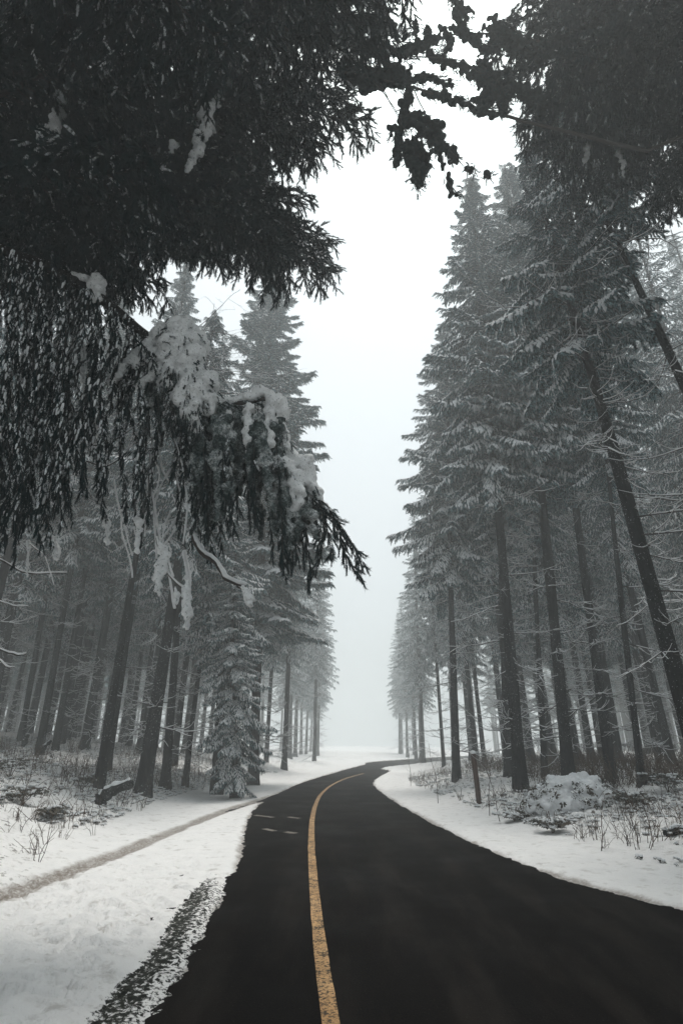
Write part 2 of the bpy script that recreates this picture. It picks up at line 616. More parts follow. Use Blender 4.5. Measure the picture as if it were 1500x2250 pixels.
for i in range(len(mid)):
    nx, ny = tan[i][1], -tan[i][0]
    wl = 0.049 + 0.010 * noise2(mid[i][1] * 4, 0.5, 3); wr = 0.049 + 0.010 * noise2(mid[i][1] * 4, 7.5, 5)
    V += [(mid[i][0] - nx * wl, mid[i][1] - ny * wl, 0.004), (mid[i][0] + nx * wr, mid[i][1] + ny * wr, 0.004)]
for i in range(len(mid) - 1):
    F += [(2 * i, 2 * i + 1, 2 * i + 3), (2 * i, 2 * i + 3, 2 * i + 2)]
g.add(V, F)
obj('centre_line', g.mesh('centre_line', [M_line]), kind='structure', label='worn ochre line down the middle of the black road')

m, n, p = new_mat('pale_road_paint'); M_white = m
co = coords(n)
wear = ramp(n, noise(n, co, 30.0, 5, 0.75), [(0.42, (0, 0, 0)), (0.52, (1, 1, 1))]).outputs[0]
n.links.new(mix(n, wear, (0.012, 0.011, 0.010), (0.20, 0.17, 0.14)), p.inputs['Base Color'])
p.inputs['Roughness'].default_value = 0.7
for (xa, ya, xb, yb) in ((560, 1792, 600, 1797), (633, 1796, 658, 1799), (580, 1822, 603, 1827), (627, 1829, 650, 1832)):
    a, b = onground(xa, ya), onground(xb, yb)
    d = (b - a) / np.linalg.norm(b - a); q = np.array([-d[1], d[0], 0]) * 0.07
    g = Geo(); L = 6; V, F = [], []
    for i in range(L + 1):
        c0 = a + (b - a) * i / L
        V += [c0 - q * (0.8 + 0.4 * rnd.random()) + [0, 0, .004], c0 + q * (0.8 + 0.4 * rnd.random()) + [0, 0, .004]]
    for i in range(L):
        F += [(2 * i, 2 * i + 1, 2 * i + 3), (2 * i, 2 * i + 3, 2 * i + 2)]
    g.add(V, F)
    obj('road_marking', g.mesh('road_marking', [M_white]), kind='structure')

# ------------------------------------------------------------------ foliage building blocks
def sprig(seed, L=0.13, nsp=30, body=0.016, spike=0.028, wid=0.007, snow=0.0, sides=4, bmat=0):
    """one needled shoot along +y, drooping a little; material 0 needles, 1 snow, 2 wood"""
    r = np.random.default_rng(seed); g = Geo()
    t = np.linspace(0, 1, 4)
    ax = np.stack([0 * t, L * t, -0.12 * L * t * t], 1)
    if body > 0:
        tube(g, ax, body * np.array([0.6, 1.0, 1.0, 0.55]) * (0.85 + .3 * r.random(4)), sides, bmat, bmat > 0)
    for k in range(nsp):
        s = r.random() * 0.98 + 0.04
        th = r.random() * 2 * math.pi
        o = np.array([math.cos(th), 0, math.sin(th)])
        c0 = np.array([0, L * s, -0.12 * L * s * s])
        d = o * (0.75) + np.array([0, 0.8, -0.1])
        d /= np.linalg.norm(d)
        w = np.cross(d, o); w /= np.linalg.norm(w) + 1e-9
        ln = spike * (0.7 + .6 * r.random()) + body
        g.add([c0 - w * wid, c0 + w * wid, c0 + d * ln], [(0, 1, 2)], 0)
    if snow > 0:
        v, f = blob_tpl(6, 4, seed + 5, 0.3)
        nb = 2
        for k in range(nb):
            s = (k + 0.6) / nb
            sc = snow * (0.8 + 0.5 * r.random())
            g.add(v * [sc, L * 0.33, sc * 0.75] + [0, L * s, -0.12 * L * s * s + body * 0.9], f, 1, True)
    return g.arrays()


SPRIGS = SPRIGS_SNOW = []


def far_sprig(seed, L=0.25, snow=True):
    r = np.random.default_rng(seed); g = Geo()
    for k in range(9):
        s = (k + 0.5) / 9
        side = 1 if k % 2 else -1
        c0 = np.array([0, L * s * .85, -0.25 * L * s * s])
        tip = c0 + [side * 0.075 * (1.15 - .6 * s) * (0.7 + .6 * r.random()), 0.085, -0.045 - 0.03 * r.random()]
        g.add([c0 + [0, -0.028, 0], c0 + [0, 0.03, 0.0], tip], [(0, 1, 2)], 0)
    g.add([[-0.02, 0, 0], [0.02, 0, 0], [0, L * 1.05, -0.3 * L], [0, 0, -0.035]], [(0, 1, 2), (0, 3, 2), (1, 2, 3)], 0)
    if snow:
        w = 0.050
        z = 0.030
        g.add([[0, -0.02, z + .014], [w, L * .35, z - 0.03], [-w, L * .35, z - .03], [0, L * .38, z + 0.008], [0, L * 0.95, -0.18 * L + z * .5]],
              [(0, 1, 3), (0, 3, 2), (1, 4, 3), (3, 4, 2)], 1, True)
    return g.arrays()


FSP = [far_sprig(i) for i in range(4)]
FSP_DARK = [far_sprig(i + 4, snow=False) for i in range(2)]


def make_bough(seed, L=3.0, droop=0.30, nside=22, far=True, snow_frac=0.7, width=0.42, hang=0.5, upturn=0.18, rough=0.02):
    """a spruce bough from the origin along +y with hanging side twigs"""
    r = np.random.default_rng(seed); g = Geo()
    t = np.linspace(0, 1, 9)
    wob = np.cumsum(r.normal(0, 0.02, 9)) * L
    zz = -droop * L * (t ** 1.5) + upturn * L * np.clip(t - .6, 0, 1) ** 2 * 3
    sp = np.stack([wob, L * t * (1 - 0.10 * t), zz], 1)
    tube(g, sp, 0.028 * (L / 3) * (1 - 0.85 * t) + 0.004, 5, 2, True)
    buckets = {}

    def put(kind, m4):
        buckets.setdefault(kind, []).append(m4)
    for i in range(nside):
        s = 0.10 + 0.90 * (i + 0.5 * r.random()) / nside
        c0 = np.array([np.interp(s, t, sp[:, k]) for k in range(3)])
        tg = np.array([np.interp(min(s + .05, 1), t, sp[:, k]) for k in range(3)]) - c0
        if s > 0.94:
            tg = sp[-1] - sp[-2]
        tg = tg / (np.linalg.norm(tg) + 1e-9)
        for side in (-1, 1):
            ll = width * L * 0.33 * (0.35 + 1.3 * s) * (1.12 - s) * 2.2 * (0.65 + .6 * r.random()) + 0.12
            lat = np.array([side, 0, 0.0])
            d = lat * (0.95 - 0.4 * s) + tg * (0.45 + 0.5 * s)
            d /= np.linalg.norm(d)
            n_s = max(2, int(ll / (0.17 if far else 0.085)))
            P = [c0]
            dd = d.copy()
            for k in range(n_s):
                dd = dd + np.array([0, 0, -hang * (0.35 if far else 0.2)]) + r.normal(0, 0.07, 3)
                dd /= np.linalg.norm(dd)
                P.append(P[-1] + dd * ll / n_s)
            P = np.array(P)
            tube(g, P, np.linspace(0.008, 0.003, len(P)), 3, 2, False, cap=False)
            for k in range(n_s):
                sn = r.random() < snow_frac
                tgk = P[k + 1] - P[k]
                if far:
                    sc = 0.75 + .5 * r.random()
                    put(('f', sn, r.integers(0, 4 if sn else 2)), mat4(frame(tgk, roll=r.normal(0, .35)), P[k], (sc, sc, sc)))
                    if r.random() < 0.42:
                        o = np.array([r.normal(0, .5), r.normal(0.2, .4), -0.9])
                        put(('f', False, r.integers(0, 2)), mat4(frame(o, up=(r.normal(), r.normal(), 0.1)), P[k + 1], sc * .8))
                else:
                    sc = 0.8 + .5 * r.random()
                    put(('n', sn, r.integers(0, 3)), mat4(frame(tgk, roll=r.normal(0, .3)), P[k], sc))
                    for sd in (-1, 1):
                        fr = frame(tgk)
                        o = fr[:, 1] * 0.7 + fr[:, 0] * sd * 0.8 + np.array([0, 0, -0.35 * r.random()])
                        put(('n', r.random() < snow_frac, r.integers(0, 3)), mat4(frame(o), P[k] + (P[k + 1] - P[k]) * r.random(), sc * .85))
    for (kd, sn, v), ms in buckets.items():
        tpl = (FSP if sn else FSP_DARK)[v] if kd == 'f' else (SPRIGS_SNOW if sn else SPRIGS)[v]
        g.stamp(tpl, ms)
    return g.arrays()


def mesh_from(arr, name, mats):
    g = Geo(); g.add(*arr)
    return g.mesh(name, mats)


MATS = [M_needle, M_snow, M_twig]
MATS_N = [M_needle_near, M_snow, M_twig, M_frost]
FAR_BOUGHS = [make_bough(100 + i, 3.0, 0.32 + .06 * (i % 3), 17, True, 0.85, 0.40, 0.9 if i % 2 else 0.6) for i in range(6)]
FAR_BOUGH_ME = [mesh_from(b, 'bough', MATS) for b in FAR_BOUGHS]
FIR_ME = [mesh_from(make_bough(400 + i, 3.0, 0.12, 22, True, 0.9, 0.30, 0.28, 0.10), 'bough', MATS) for i in range(4)]
LOW_BOUGHS = [make_bough(300 + i, 3.0, 0.35, 9, True, 0.8, 0.40, 0.8) for i in range(4)]


def dead_branch(seed, L=1.7):
    r = np.random.default_rng(seed); g = Geo()

    def limb(p0, d, ll, r0, lvl):
        k = 7; P = [p0]; dd = d.copy()
        for i in range(k):
            dd = dd + r.normal(0, 0.15, 3) + np.array([0, 0, (-0.05 if i < 3 else 0.12)])
            dd /= np.linalg.norm(dd)
            P.append(P[-1] + dd * ll / k)
        P = np.array(P)
        tube(g, P, np.linspace(r0, 0.003, len(P)), 4, 0, False)
        S = P[1:].copy(); S[:, 2] += np.linspace(r0, 0.003, len(P))[1:] * 1.0 + 0.004
        tube(g, S, np.linspace(0.0125, 0.006, len(S)) * (0.8 + .5 * r.random(len(S))), 4, 1, True)
        if lvl:
            for q in range(int(5 + 4 * r.random())):
                s = int(1 + r.random() * (k - 2))
                sd = 1 if r.random() < .5 else -1
                o = dd * .6 + np.cross(dd, [0, 0, 1]) * sd * .8 + np.array([0, 0, r.normal(0, .2)])
                limb(P[s], o / np.linalg.norm(o), ll * (0.2 + .3 * r.random()), r0 * .5, lvl - 1)
    limb(np.zeros(3), np.array([0, 1, -0.12]), L, 0.014, 1)
    return g.arrays()


DEAD = [dead_branch(i) for i in range(7)]
DEAD_ME = [mesh_from(d, 'dead_branch', [M_twig, M_snow]) for d in DEAD]


def trunk_geo(H, r0, seed, bend=0.12, sides=10):
    r = np.random.default_rng(seed); g = Geo()
    t = np.concatenate([[-0.03, 0.0, 0.012, 0.03], np.linspace(0.06, 1, 16)])
    bx = bend * np.sin(t * 5 + r.random() * 6) * t; by = bend * np.cos(t * 4 + r.random() * 6) * t
    P = np.stack([bx, by, t * H], 1)
    rr = r0 * (1 - 0.88 * np.clip(t, 0, 1)) * (1 + 0.45 * np.exp(-np.clip(t, 0, 1) * H / 0.35)) * (1 + 0.05 * r.normal(size=len(t)))
    tube(g, P, np.maximum(rr, 0.012), sides, 0, True)
    return g, P


def crown_list(H, h0, Rmax, seed, whorl=0.42, per=6, n_tpl=6, shape=0.75):
    """(template, 4x4) of each bough of a spruce crown"""
    r = np.random.default_rng(seed); o = []
    h = h0
    a0 = r.random() * 6
    while h < H - 0.15:
        t = (h - h0) / (H - h0)
        ln = Rmax * min(1.0, 0.62 + 1.6 * t) * max(0.05, (1 - t)) ** shape
        k = per if t < .8 else per - 1
        a0 += 0.7
        for i in range(k):
            a = a0 + 2 * math.pi * i / k + r.normal(0, .2)
            el = -0.30 + 0.75 * t + r.normal(0, .10)
            d = np.array([math.cos(a) * math.cos(el), math.sin(a) * math.cos(el), math.sin(el)])
            s = ln * (0.72 + .45 * r.random()) / 3.0
            o.append((int(r.integers(0, n_tpl)), mat4(frame(d, roll=r.normal(0, .12)), [0, 0, h + r.normal(0, .10)], (max(s, 0.30) * 1.05, s, max(s, 0.30) * 1.05))))
        h += whorl * (0.75 + .5 * r.random()) * (1 - 0.45 * t)
    return o


def np_to_mx(m4):
    return Matrix([list(map(float, row)) for row in m4])


def lean_matrix(dvec):
    z = Vector(dvec).normalized()
    return Vector((0, 0, 1)).rotation_difference(z).to_matrix().to_4x4()


def place_tree_base(px, Y, extra=0.0):
    """world x, z of the terrain where the pixel column px meets the plane y=Y near eye level"""
    x = 0.0
    for _ in range(12):
        z = float(terrain(np.array(x), np.array(Y), False))
        # solve the column: u = x / depth, depth along the optical axis
        depth = Y * CT + (z - CAM_H) * ST
        x = (px - 750) / FPX * depth
    return np.array([x, Y, float(terrain(np.array(x), np.array(Y), False)) - 0.03])


def hero_tree(px, Y, up, r0, H, h0, Rmax, seed, label, name='spruce_tree', per=6, whorl=0.45, dead=22, dead_from=1.0, dead_to=None, group=None, tpl=None, deadlen=1.0):
    base = place_tree_base(px, Y)
    if up is not None:
        d = at(up[0], up[1], Y) - base
        d /= np.linalg.norm(d)
    else:
        d = np.array([0, 0, 1.0])
    root = thing(name, label, 'spruce tree', base, group)
    root.rotation_euler = lean_matrix(d).to_euler()
    r = np.random.default_rng(seed)
    g, _ = trunk_geo(H, r0 * 0.78, seed)
    obj('trunk', g.mesh('trunk', [M_bark]), root)
    tplm = tpl or FAR_BOUGH_ME
    crown = bpy.data.objects.new('crown', None); COL.objects.link(crown); crown.parent = root
    if Rmax > 0:
        for k, m4 in crown_list(H, h0, Rmax, seed, whorl, per, len(tplm)):
            b = obj('bough', tplm[k], crown); b.matrix_local = np_to_mx(m4)
    dt = dead_to or h0 + 1.0
    for i in range(dead):
        h = dead_from + (dt - dead_from) * (i + r.random()) / dead
        a = r.random() * 2 * math.pi
        dd = np.array([math.cos(a), math.sin(a), r.normal(-0.05, .15)])
        s = (0.45 + .8 * r.random()) * deadlen
        b = obj('dead_branch', DEAD_ME[int(r.integers(0, len(DEAD_ME)))], root)
        b.matrix_local = np_to_mx(mat4(frame(dd), [0, 0, h], s))
    return root


# ------------------------------------------------------------------ the named trees
RG = 'spruces along the right verge'
LG = 'spruces along the left bank'
TREES = [
    # px, Y, (upper px), r0, H, crown base, crown radius, seed, label, dead
    (1003, 23.0, (992, 1290), 0.20, 22.5, 8.3, 3.4, 1, 'slim misty spruce standing just beyond the wooden marker post', 26, RG),
    (1145, 16.6, (1085, 1010), 0.235, 25.0, 9.4, 3.3, 2, 'thick dark spruce just right of a pair of thinner trunks beside the verge', 34, RG),
    (1252, 16.8, (1168, 900), 0.235, 26.0, 10.3, 3.3, 3, 'thick spruce rising behind the snow covered bramble mound', 34, RG),
    (1345, 17.5, (1250, 1030), 0.20, 25.0, 10.5, 3.0, 4, 'dark spruce right of the snowy mound, second thick trunk from the right edge', 28, RG),
    (1412, 15.5, (1325, 950), 0.12, 20.0, 9.5, 2.4, 5, 'thin dark spruce near the right edge of the photo', 24, RG),
    (1117, 22.0, (1103, 1300), 0.20, 24.0, 9.5, 2.8, 6, 'grey spruce trunk close behind the thick one, beside its left edge', 20, RG),
    (1197, 21.0, (1178, 1290), 0.15, 22.0, 9.5, 2.6, 7, 'slender curved spruce trunk between the two thickest right hand trunks', 22, RG),
    (312, 16.6, (378, 1320), 0.265, 17.0, 7.5, 3.0, 11, 'thickest dark spruce on the left bank beside the fallen log', 18, LG),
    (362, 19.0, (386, 1400), 0.20, 16.0, 7.5, 2.8, 12, 'dark spruce directly right of the thickest left bank trunk', 16, LG),
    (406, 20.5, (434, 1490), 0.13, 12.0, 5.5, 1.6, 13, 'thin leaning spruce trunk in the middle of the left bank', 12, LG),
    (476, 20.0, (487, 1500), 0.24, 12.5, 4.5, 2.4, 14, 'dark spruce whose foot stands behind the low snow laden boughs', 6, LG),
    (233, 21.0, (290, 1340), 0.19, 24.0, 9.0, 3.0, 15, 'straight spruce left of the thickest trunk, half way along the bank', 16, LG),
    (84, 22.5, (148, 1310), 0.19, 24.0, 8.5, 3.0, 16, 'spruce on top of the bank, third trunk from the left edge', 16, LG),
    (120, 25.0, (178, 1310), 0.19, 24.0, 9.0, 2.8, 17, 'spruce on top of the bank behind the third trunk, snow tuft above', 14, LG),
    (44, 27.0, (104, 1290), 0.18, 24.0, 9.0, 2.8, 18, 'spruce on top of the bank, second trunk from the left edge', 10, LG),
]
for (px, Yd, up, r0, H, h0, Rm, sd_, lab, dead, grp) in TREES:
    hero_tree(px, Yd, up, r0, H, h0, Rm, sd_, lab, dead=dead, group=grp, name='spruce_tree')

# tall fir in the mist on the left of the gap
hero_tree(556, 24.5, (588, 800), 0.27, 30.0, 6.5, 4.7, 31, 'tall snowy spruce standing pale in the mist left of the sky gap', dead=8, per=8, whorl=0.82, tpl=FIR_ME)
# low-branched small spruce with heavy snow at the bank
hero_tree(515, 18.6, (512, 1300), 0.16, 8.8, 0.7, 1.6, 33, 'small spruce with heavy snow on low boughs hanging to the ground', dead=0, per=6, whorl=0.30)

# near trees at the right: trunk crosses the picture from the right edge
hero_tree(1585, 9.6, (1243, 630), 0.225, 15.8, 9.2, 2.6, 41, 'big near spruce whose snow flecked trunk slants in from the right edge', dead=36, dead_from=2.5, dead_to=12, per=6, whorl=0.5, deadlen=1.05)
hero_tree(1960, 8.6, (1345, 520), 0.17, 17.0, 12.0, 2.4, 42, 'near spruce right of the frame with its dark upper trunk in the top right', dead=14, dead_from=5, dead_to=13, per=6, whorl=0.5, deadlen=1.05)

# ------------------------------------------------------------------ forest behind: shared crowns
VAR = []
for i in range(4):
    H = 23.0 + i
    g, _ = trunk_geo(H, 0.19, 500 + i, sides=7)
    tm = g.mesh('trunk', [M_bark])
    g = Geo()
    cl = crown_list(H, 6.3 + .6 * i, 2.8, 600 + i, 0.66, 6, 4)
    for k in range(4):
        g.stamp(LOW_BOUGHS[k], [m4 for q, m4 in cl if q == k])
    cm = g.mesh('crown', MATS)
    r = np.random.default_rng(700 + i); g = Geo()
    for j in range(26):
        a = r.random() * 6.28; h = 0.8 + 9 * r.random()
        g.stamp(DEAD[int(r.integers(0, 7))], [mat4(frame([math.cos(a), math.sin(a), r.normal(-.05, .15)]), [0, 0, h], .5 + .8 * r.random())])
    dm = g.mesh('dead_twigs', [M_twig, M_snow])
    VAR.append((tm, cm, dm))

taken = [place_tree_base(t[0], t[1])[:2] for t in TREES] + [place_tree_base(556, 25.0)[:2], place_tree_base(505, 18.6)[:2], place_tree_base(1585, 9.6)[:2], place_tree_base(1960, 8.6)[:2]]


def forest_tree(x, y, label, group, sc=1.0):
    k = rnd.randrange(4)
    root = thing('forest_spruce', label, 'spruce tree', (x, y, float(terrain(np.array(x), np.array(y), False)) - 0.05), group)
    root.rotation_euler = (rnd.gauss(0, .012), rnd.gauss(0, .012), rnd.random() * 6.28)
    w = sc * (0.75 + .5 * rnd.random())
    root.scale = (w, w, sc * (0.92 + .2 * rnd.random()))
    tm, cm, dm = VAR[k]
    obj('trunk', tm, root); obj('crown', cm, root); obj('dead_twigs', dm, root, kind='stuff')
    return root


NICK = [(t[0], n_) for t, n_ in zip(TREES, ('slim spruce beyond the marker post', 'thick spruce beside the paired trunks', 'thick spruce behind the mound', 'dark spruce right of the mound',
        'thin spruce near the right edge', 'grey trunk behind the thick one', 'slender curved trunk', 'thickest left bank trunk', 'spruce beside the thickest left trunk', 'thin leaning left trunk',
        'spruce behind the snow laden boughs', 'straight trunk midway along the bank', 'third trunk from the left edge', 'trunk with the snow tuft above', 'second trunk from the left edge'))]


def where(x, y):
    px = 750 + FPX * x / (y * CT) if y > 2 else 1e9 * (1 if x > 0 else -1)
    kind = 'dim' if y < 27 else 'dark grey' if y < 33 else 'mid grey' if y < 39 else 'pale' if y < 46 else 'faint misty'
    if px < -20 or px > 1520:
        return 'dark spruce beyond the %s edge of the picture' % ('left' if x < 0 else 'right')  # stands outside the frame, kept for the shade it throws
    side = [q for q in NICK if (q[0] < 750) == (x < 0)]
    h_ = min(side, key=lambda q: abs(q[0] - px))
    return '%s spruce behind and %s of the %s' % (kind, 'left' if px < h_[0] else 'right', h_[1])


def fill(n_try, xr, yr, mind, dfun, dmin, label, group, limit):
    c = 0
    for _ in range(n_try):
        x, y = rnd.uniform(*xr), rnd.uniform(*yr)
        if dfun(x, y) < dmin(y):
            continue
        if y > 5 and 400 < 750 + FPX * x / (y * CT) < 560 and y < 34:
            continue
        if 55 < y < 130 and 700 < 750 + FPX * x / (y * CT) < 870:
            continue
        if y > 5 and 520 < 750 + FPX * x / (y * CT) < 990 and y < 60:
            continue
        if min((x - q[0]) ** 2 + (y - q[1]) ** 2 for q in taken) < mind ** 2:
            continue
        taken.append(np.array([x, y]))
        lab = where(x, y) if y < 60 else label(x, y)
        forest_tree(x, y, lab, 'spruces ' + lab[12:] if lab.startswith('dark spruce beyond') else group)
        c += 1
        if c >= limit:
            break
    return c


PALE = []
for px_, y_, sc_, lab_ in ((553, 35, .95, 'pale spruce trunk in the mist, leftmost of three left of the road bend'), (584, 38, .85, 'pale thin spruce trunk in the mist, middle of three left of the road bend'),
                           (624, 36, .90, 'pale spruce trunk in the mist, nearest the road of three left of the bend'), (975, 37, .85, 'faint spruce in the mist at the inner side of the right bend'),
                           (1047, 32, .85, 'pale spruce trunk in the mist seen above the wooden marker post'), (690, 52, .9, 'very faint spruce beyond the left side of the bend'), (930, 50, 1.0, 'very faint spruce beyond the right side of the bend')):
    b_ = place_tree_base(px_, y_)
    taken.append(b_[:2])
    forest_tree(b_[0], b_[1], lab_, 'pale spruces in the mist by the bend', sc_)
fill(3000, (-38, 0), (22, 52), 2.3, lambda x, y: float(dleft(np.array(x), np.array(y))), lambda y: 5.0 if y < 34 else 3.2,
     lambda x, y: 'dim spruce trunk deep in the dark left forest' if y < 38 else 'pale spruce fading into the fog left of the road', 'spruces deep in the left forest', 85)
fill(3000, (3, 36), (19, 52), 2.4, lambda x, y: float(dright(np.array(x), np.array(y))), lambda y: 5.5 if y < 30 else 3.5,
     lambda x, y: 'dim spruce trunk deep in the dark right forest' if y < 36 else 'pale spruce fading into the fog right of the road', 'spruces deep in the right forest', 75)
fill(900, (-34, -9), (-16, 21), 3.4, lambda x, y: float(dleft(np.array(x), np.array(y))), lambda y: 6.5,  # mostly out of view, added beside and behind the camera for shade
     lambda x, y: 'dark spruce at the near end of the left forest', 'spruces at the near end of the left forest', 34)
fill(900, (9, 32), (-16, 18), 3.4, lambda x, y: float(dright(np.array(x), np.array(y))), lambda y: 6.0,  # same on the right: mostly unseen trees added to block light
     lambda x, y: 'dark spruce at the near end of the right forest', 'spruces at the near end of the right forest', 28)
fill(2000, (-40, 30), (62, 100), 3.4, lambda x, y: float(dleft(np.array(x), np.array(y))), lambda y: 3.2,
     lambda x, y: 'ghostly spruce barely visible in the fog beyond the bend', 'spruces in the fog beyond the bend', 26)

for px_, y_ in ((648, 66), (672, 78), (690, 90), (636, 60), (914, 70), (895, 82), (926, 62), (878, 94)):
    b_ = place_tree_base(px_, y_)
    forest_tree(b_[0], b_[1], 'ghostly spruce barely visible in the fog beyond the bend', 'spruces in the fog beyond the bend', .9 + .2 * rnd.random())

# far-off wood that closes the view between the trunks
g = Geo(); r = np.random.default_rng(55)
for _ in range(900):
    sd_ = -1 if r.random() < .5 else 1
    y = r.uniform(26, 120); x = sd_ * r.uniform(30, 125)
    if _ > 900:
        y = r.uniform(170, 270); x = r.uniform(-90, 110)
    elif abs(750 + FPX * x / (y * CT) - 770) < 170 + (0 if y < 90 else 60) or abs(x) > 30 + y * .75:
        continue
    z = float(terrain(np.array(x), np.array(y), False)) - .1
    H = r.uniform(20, 27); r0 = r.uniform(.14, .22)
    tube(g, np.array([[x, y, z], [x + r.normal(0, .1), y, z + H * .5], [x + r.normal(0, .2), y, z + H]]), [r0, r0 * .7, .02], 5, 0, True, cap=False)
    nb_ = 110
    hh = r.uniform(.26, 1, nb_) ** .8; a = r.uniform(0, 6.28, nb_); L = 3.0 * (1.05 - hh) + .35
    h3 = z + H * hh
    dx, dy = np.cos(a) * L, np.sin(a) * L
    b0 = np.stack([x + 0 * a, y + 0 * a, h3 + .1], 1); tp_ = np.stack([x + dx, y + dy, h3 - .25 * L], 1)
    sdv = np.stack([-np.sin(a), np.cos(a), -0.5 + 0 * a], 1) * (L * .28)[:, None]
    md_ = (b0 + tp_) / 2 + [0, 0, .1]
    V = np.stack([b0, md_ + sdv, tp_, md_ - sdv * [1, 1, -1]], 1).reshape(-1, 3)
    k = np.arange(nb_)[:, None] * 4
    g.add(V, np.concatenate([k + [0, 1, 2], k + [0, 2, 3]]), 1)
obj('distant_forest', g.mesh('distant_forest', [M_bark, M_needle]), kind='stuff', label='dim wood of spruces far behind the trunks')

print('things', len([o for o in bpy.data.objects if 'category' in o]))
# %%P2%%

# ------------------------------------------------------------------ near canopy
NSP = [sprig(40 + i, 0.15, 64, 0.009, 0.036, 0.0034, sides=4) for i in range(4)]
NSP_SNOW = [sprig(50 + i, 0.14, 54, 0.015, 0.030, 0.0034, sides=5, bmat=3) for i in range(3)]


class Buckets:
    def __init__(self):
        self.b = {}

    def put(self, kind, m4):
        self.b.setdefault(kind, []).append(m4)

    def into(self, g):
        for (sn, v), ms in self.b.items():
            g.stamp((NSP_SNOW if sn else NSP)[v], ms)


def path3(pts, k=6):
    """pts: (px, py, Y); smooth 3D polyline through them"""
    P = np.array([at(*q) for q in pts])
    if len(P) == 2:
        P = np.array([P[0], (P[0] + P[1]) / 2, P[1]])
    Q = np.concatenate([[2 * P[0] - P[1]], P, [2 * P[-1] - P[-2]]])
    o = []
    for i in range(1, len(Q) - 2):
        for t in np.arange(k) / k:
            o.append(0.5 * ((2 * Q[i]) + (-Q[i - 1] + Q[i + 1]) * t + (2 * Q[i - 1] - 5 * Q[i] + 4 * Q[i + 1] - Q[i + 2]) * t ** 2 + (-Q[i - 1] + 3 * Q[i] - 3 * Q[i + 1] + Q[i + 2]) * t ** 3))
    o.append(Q[-2])
    return np.array(o)


def along(P, step):
    d = np.concatenate([[0], np.cumsum(np.linalg.norm(np.diff(P, axis=0), axis=1))])
    n_ = max(2, int(d[-1] / step) + 1)
    s = np.linspace(0, d[-1], n_)
    return np.stack([np.interp(s, d, P[:, k]) for k in range(3)], 1)


def clothe(B, P, r, dens=1.0, spread=0.9, rad=0.0, snow=0.3, down=0.3, size=1.0):
    """needled shoots leaving the polyline P"""
    Q = along(P, 0.06 / dens)
    tg = np.gradient(Q, axis=0)
    for q, t in zip(Q, tg):
        t = t / (np.linalg.norm(t) + 1e-9)
        for k in range(2):
            o = r.normal(0, 1, 3); o -= t * np.dot(o, t); o /= np.linalg.norm(o) + 1e-9
            d = t * 0.8 + o * spread * r.random() + np.array([0, 0, -down])
            s = r.random() < snow and d[2] > -0.92 * np.linalg.norm(d)
            B.put((bool(s), int(r.integers(0, 3))), mat4(frame(d, roll=r.normal(0, .4)), q + o * rad * r.random(), size * (0.7 + .6 * r.random())))


def long_bough(seed, L=4.5, nside=26, droop=0.16, snow=0.25):
    r = np.random.default_rng(seed); g = Geo(); B = Buckets()
    t = np.linspace(0, 1, 14)
    wob = np.cumsum(r.normal(0, 0.008, 14)) * L
    zz = -droop * L * t ** 1.6 + 0.10 * L * np.clip(t - .65, 0, 1) ** 2 * 3
    sp = np.stack([wob, L * t, zz], 1)
    tube(g, sp, 0.045 * (1 - 0.9 * t) + 0.004, 6, 2, True)
    for i in range(nside):
        s = 0.14 + 0.86 * (i + .7 * r.random()) / nside
        c0 = np.array([np.interp(s, t, sp[:, k]) for k in range(3)])
        tg = sp[min(int(s * 13) + 1, 13)] - sp[min(int(s * 13), 12)]
        tg /= np.linalg.norm(tg)
        for side in (-1, 1):
            ll = (0.25 + 1.15 * math.sin(min(1, (1.04 - s) * 1.5) * math.pi / 2)) * (0.55 + .6 * r.random())
            d = np.array([side, 0, 0]) * .8 + tg * (.55 + .3 * r.random()); d /= np.linalg.norm(d)
            P = [c0]; dd = d
            for k in range(6):
                dd = dd + np.array([0, 0, -0.12]) + r.normal(0, 0.08, 3); dd /= np.linalg.norm(dd)
                P.append(P[-1] + dd * ll / 6)
            P = np.array(P)
            tube(g, P, np.linspace(0.010, 0.003, 7), 3, 2, False, cap=False)
            clothe(B, P[1:], r, 0.75, 0.9, 0.0, snow, 0.25)
            for q in range(int(ll / 0.22)):          # side shoots
                k = 1 + int(r.random() * 4)
                sd = 1 if q % 2 else -1
                o = dd * .5 + np.cross(dd, [0, 0, 1]) * sd * .8 + np.array([0, 0, -.15 - .3 * r.random()])
                o /= np.linalg.norm(o)
                S = np.array([P[k], P[k] + o * ll * .18, P[k] + o * ll * .34 + [0, 0, -.04]])
                clothe(B, S, r, 0.8, 0.7, 0, snow, 0.2)
    clothe(B, sp[7:], r, 1.0, 1.0, 0.02, snow, 0.1)
    B.into(g)
    return g.arrays(), sp[-1]


LONGB = [long_bough(800 + i, snow=0.12) for i in range(5)]
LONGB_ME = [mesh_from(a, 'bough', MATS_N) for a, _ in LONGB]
print('long bough tris', [len(a[1]) for a, _ in LONGB], 'far bough', [len(b[1]) for b in FAR_BOUGHS[:2]])


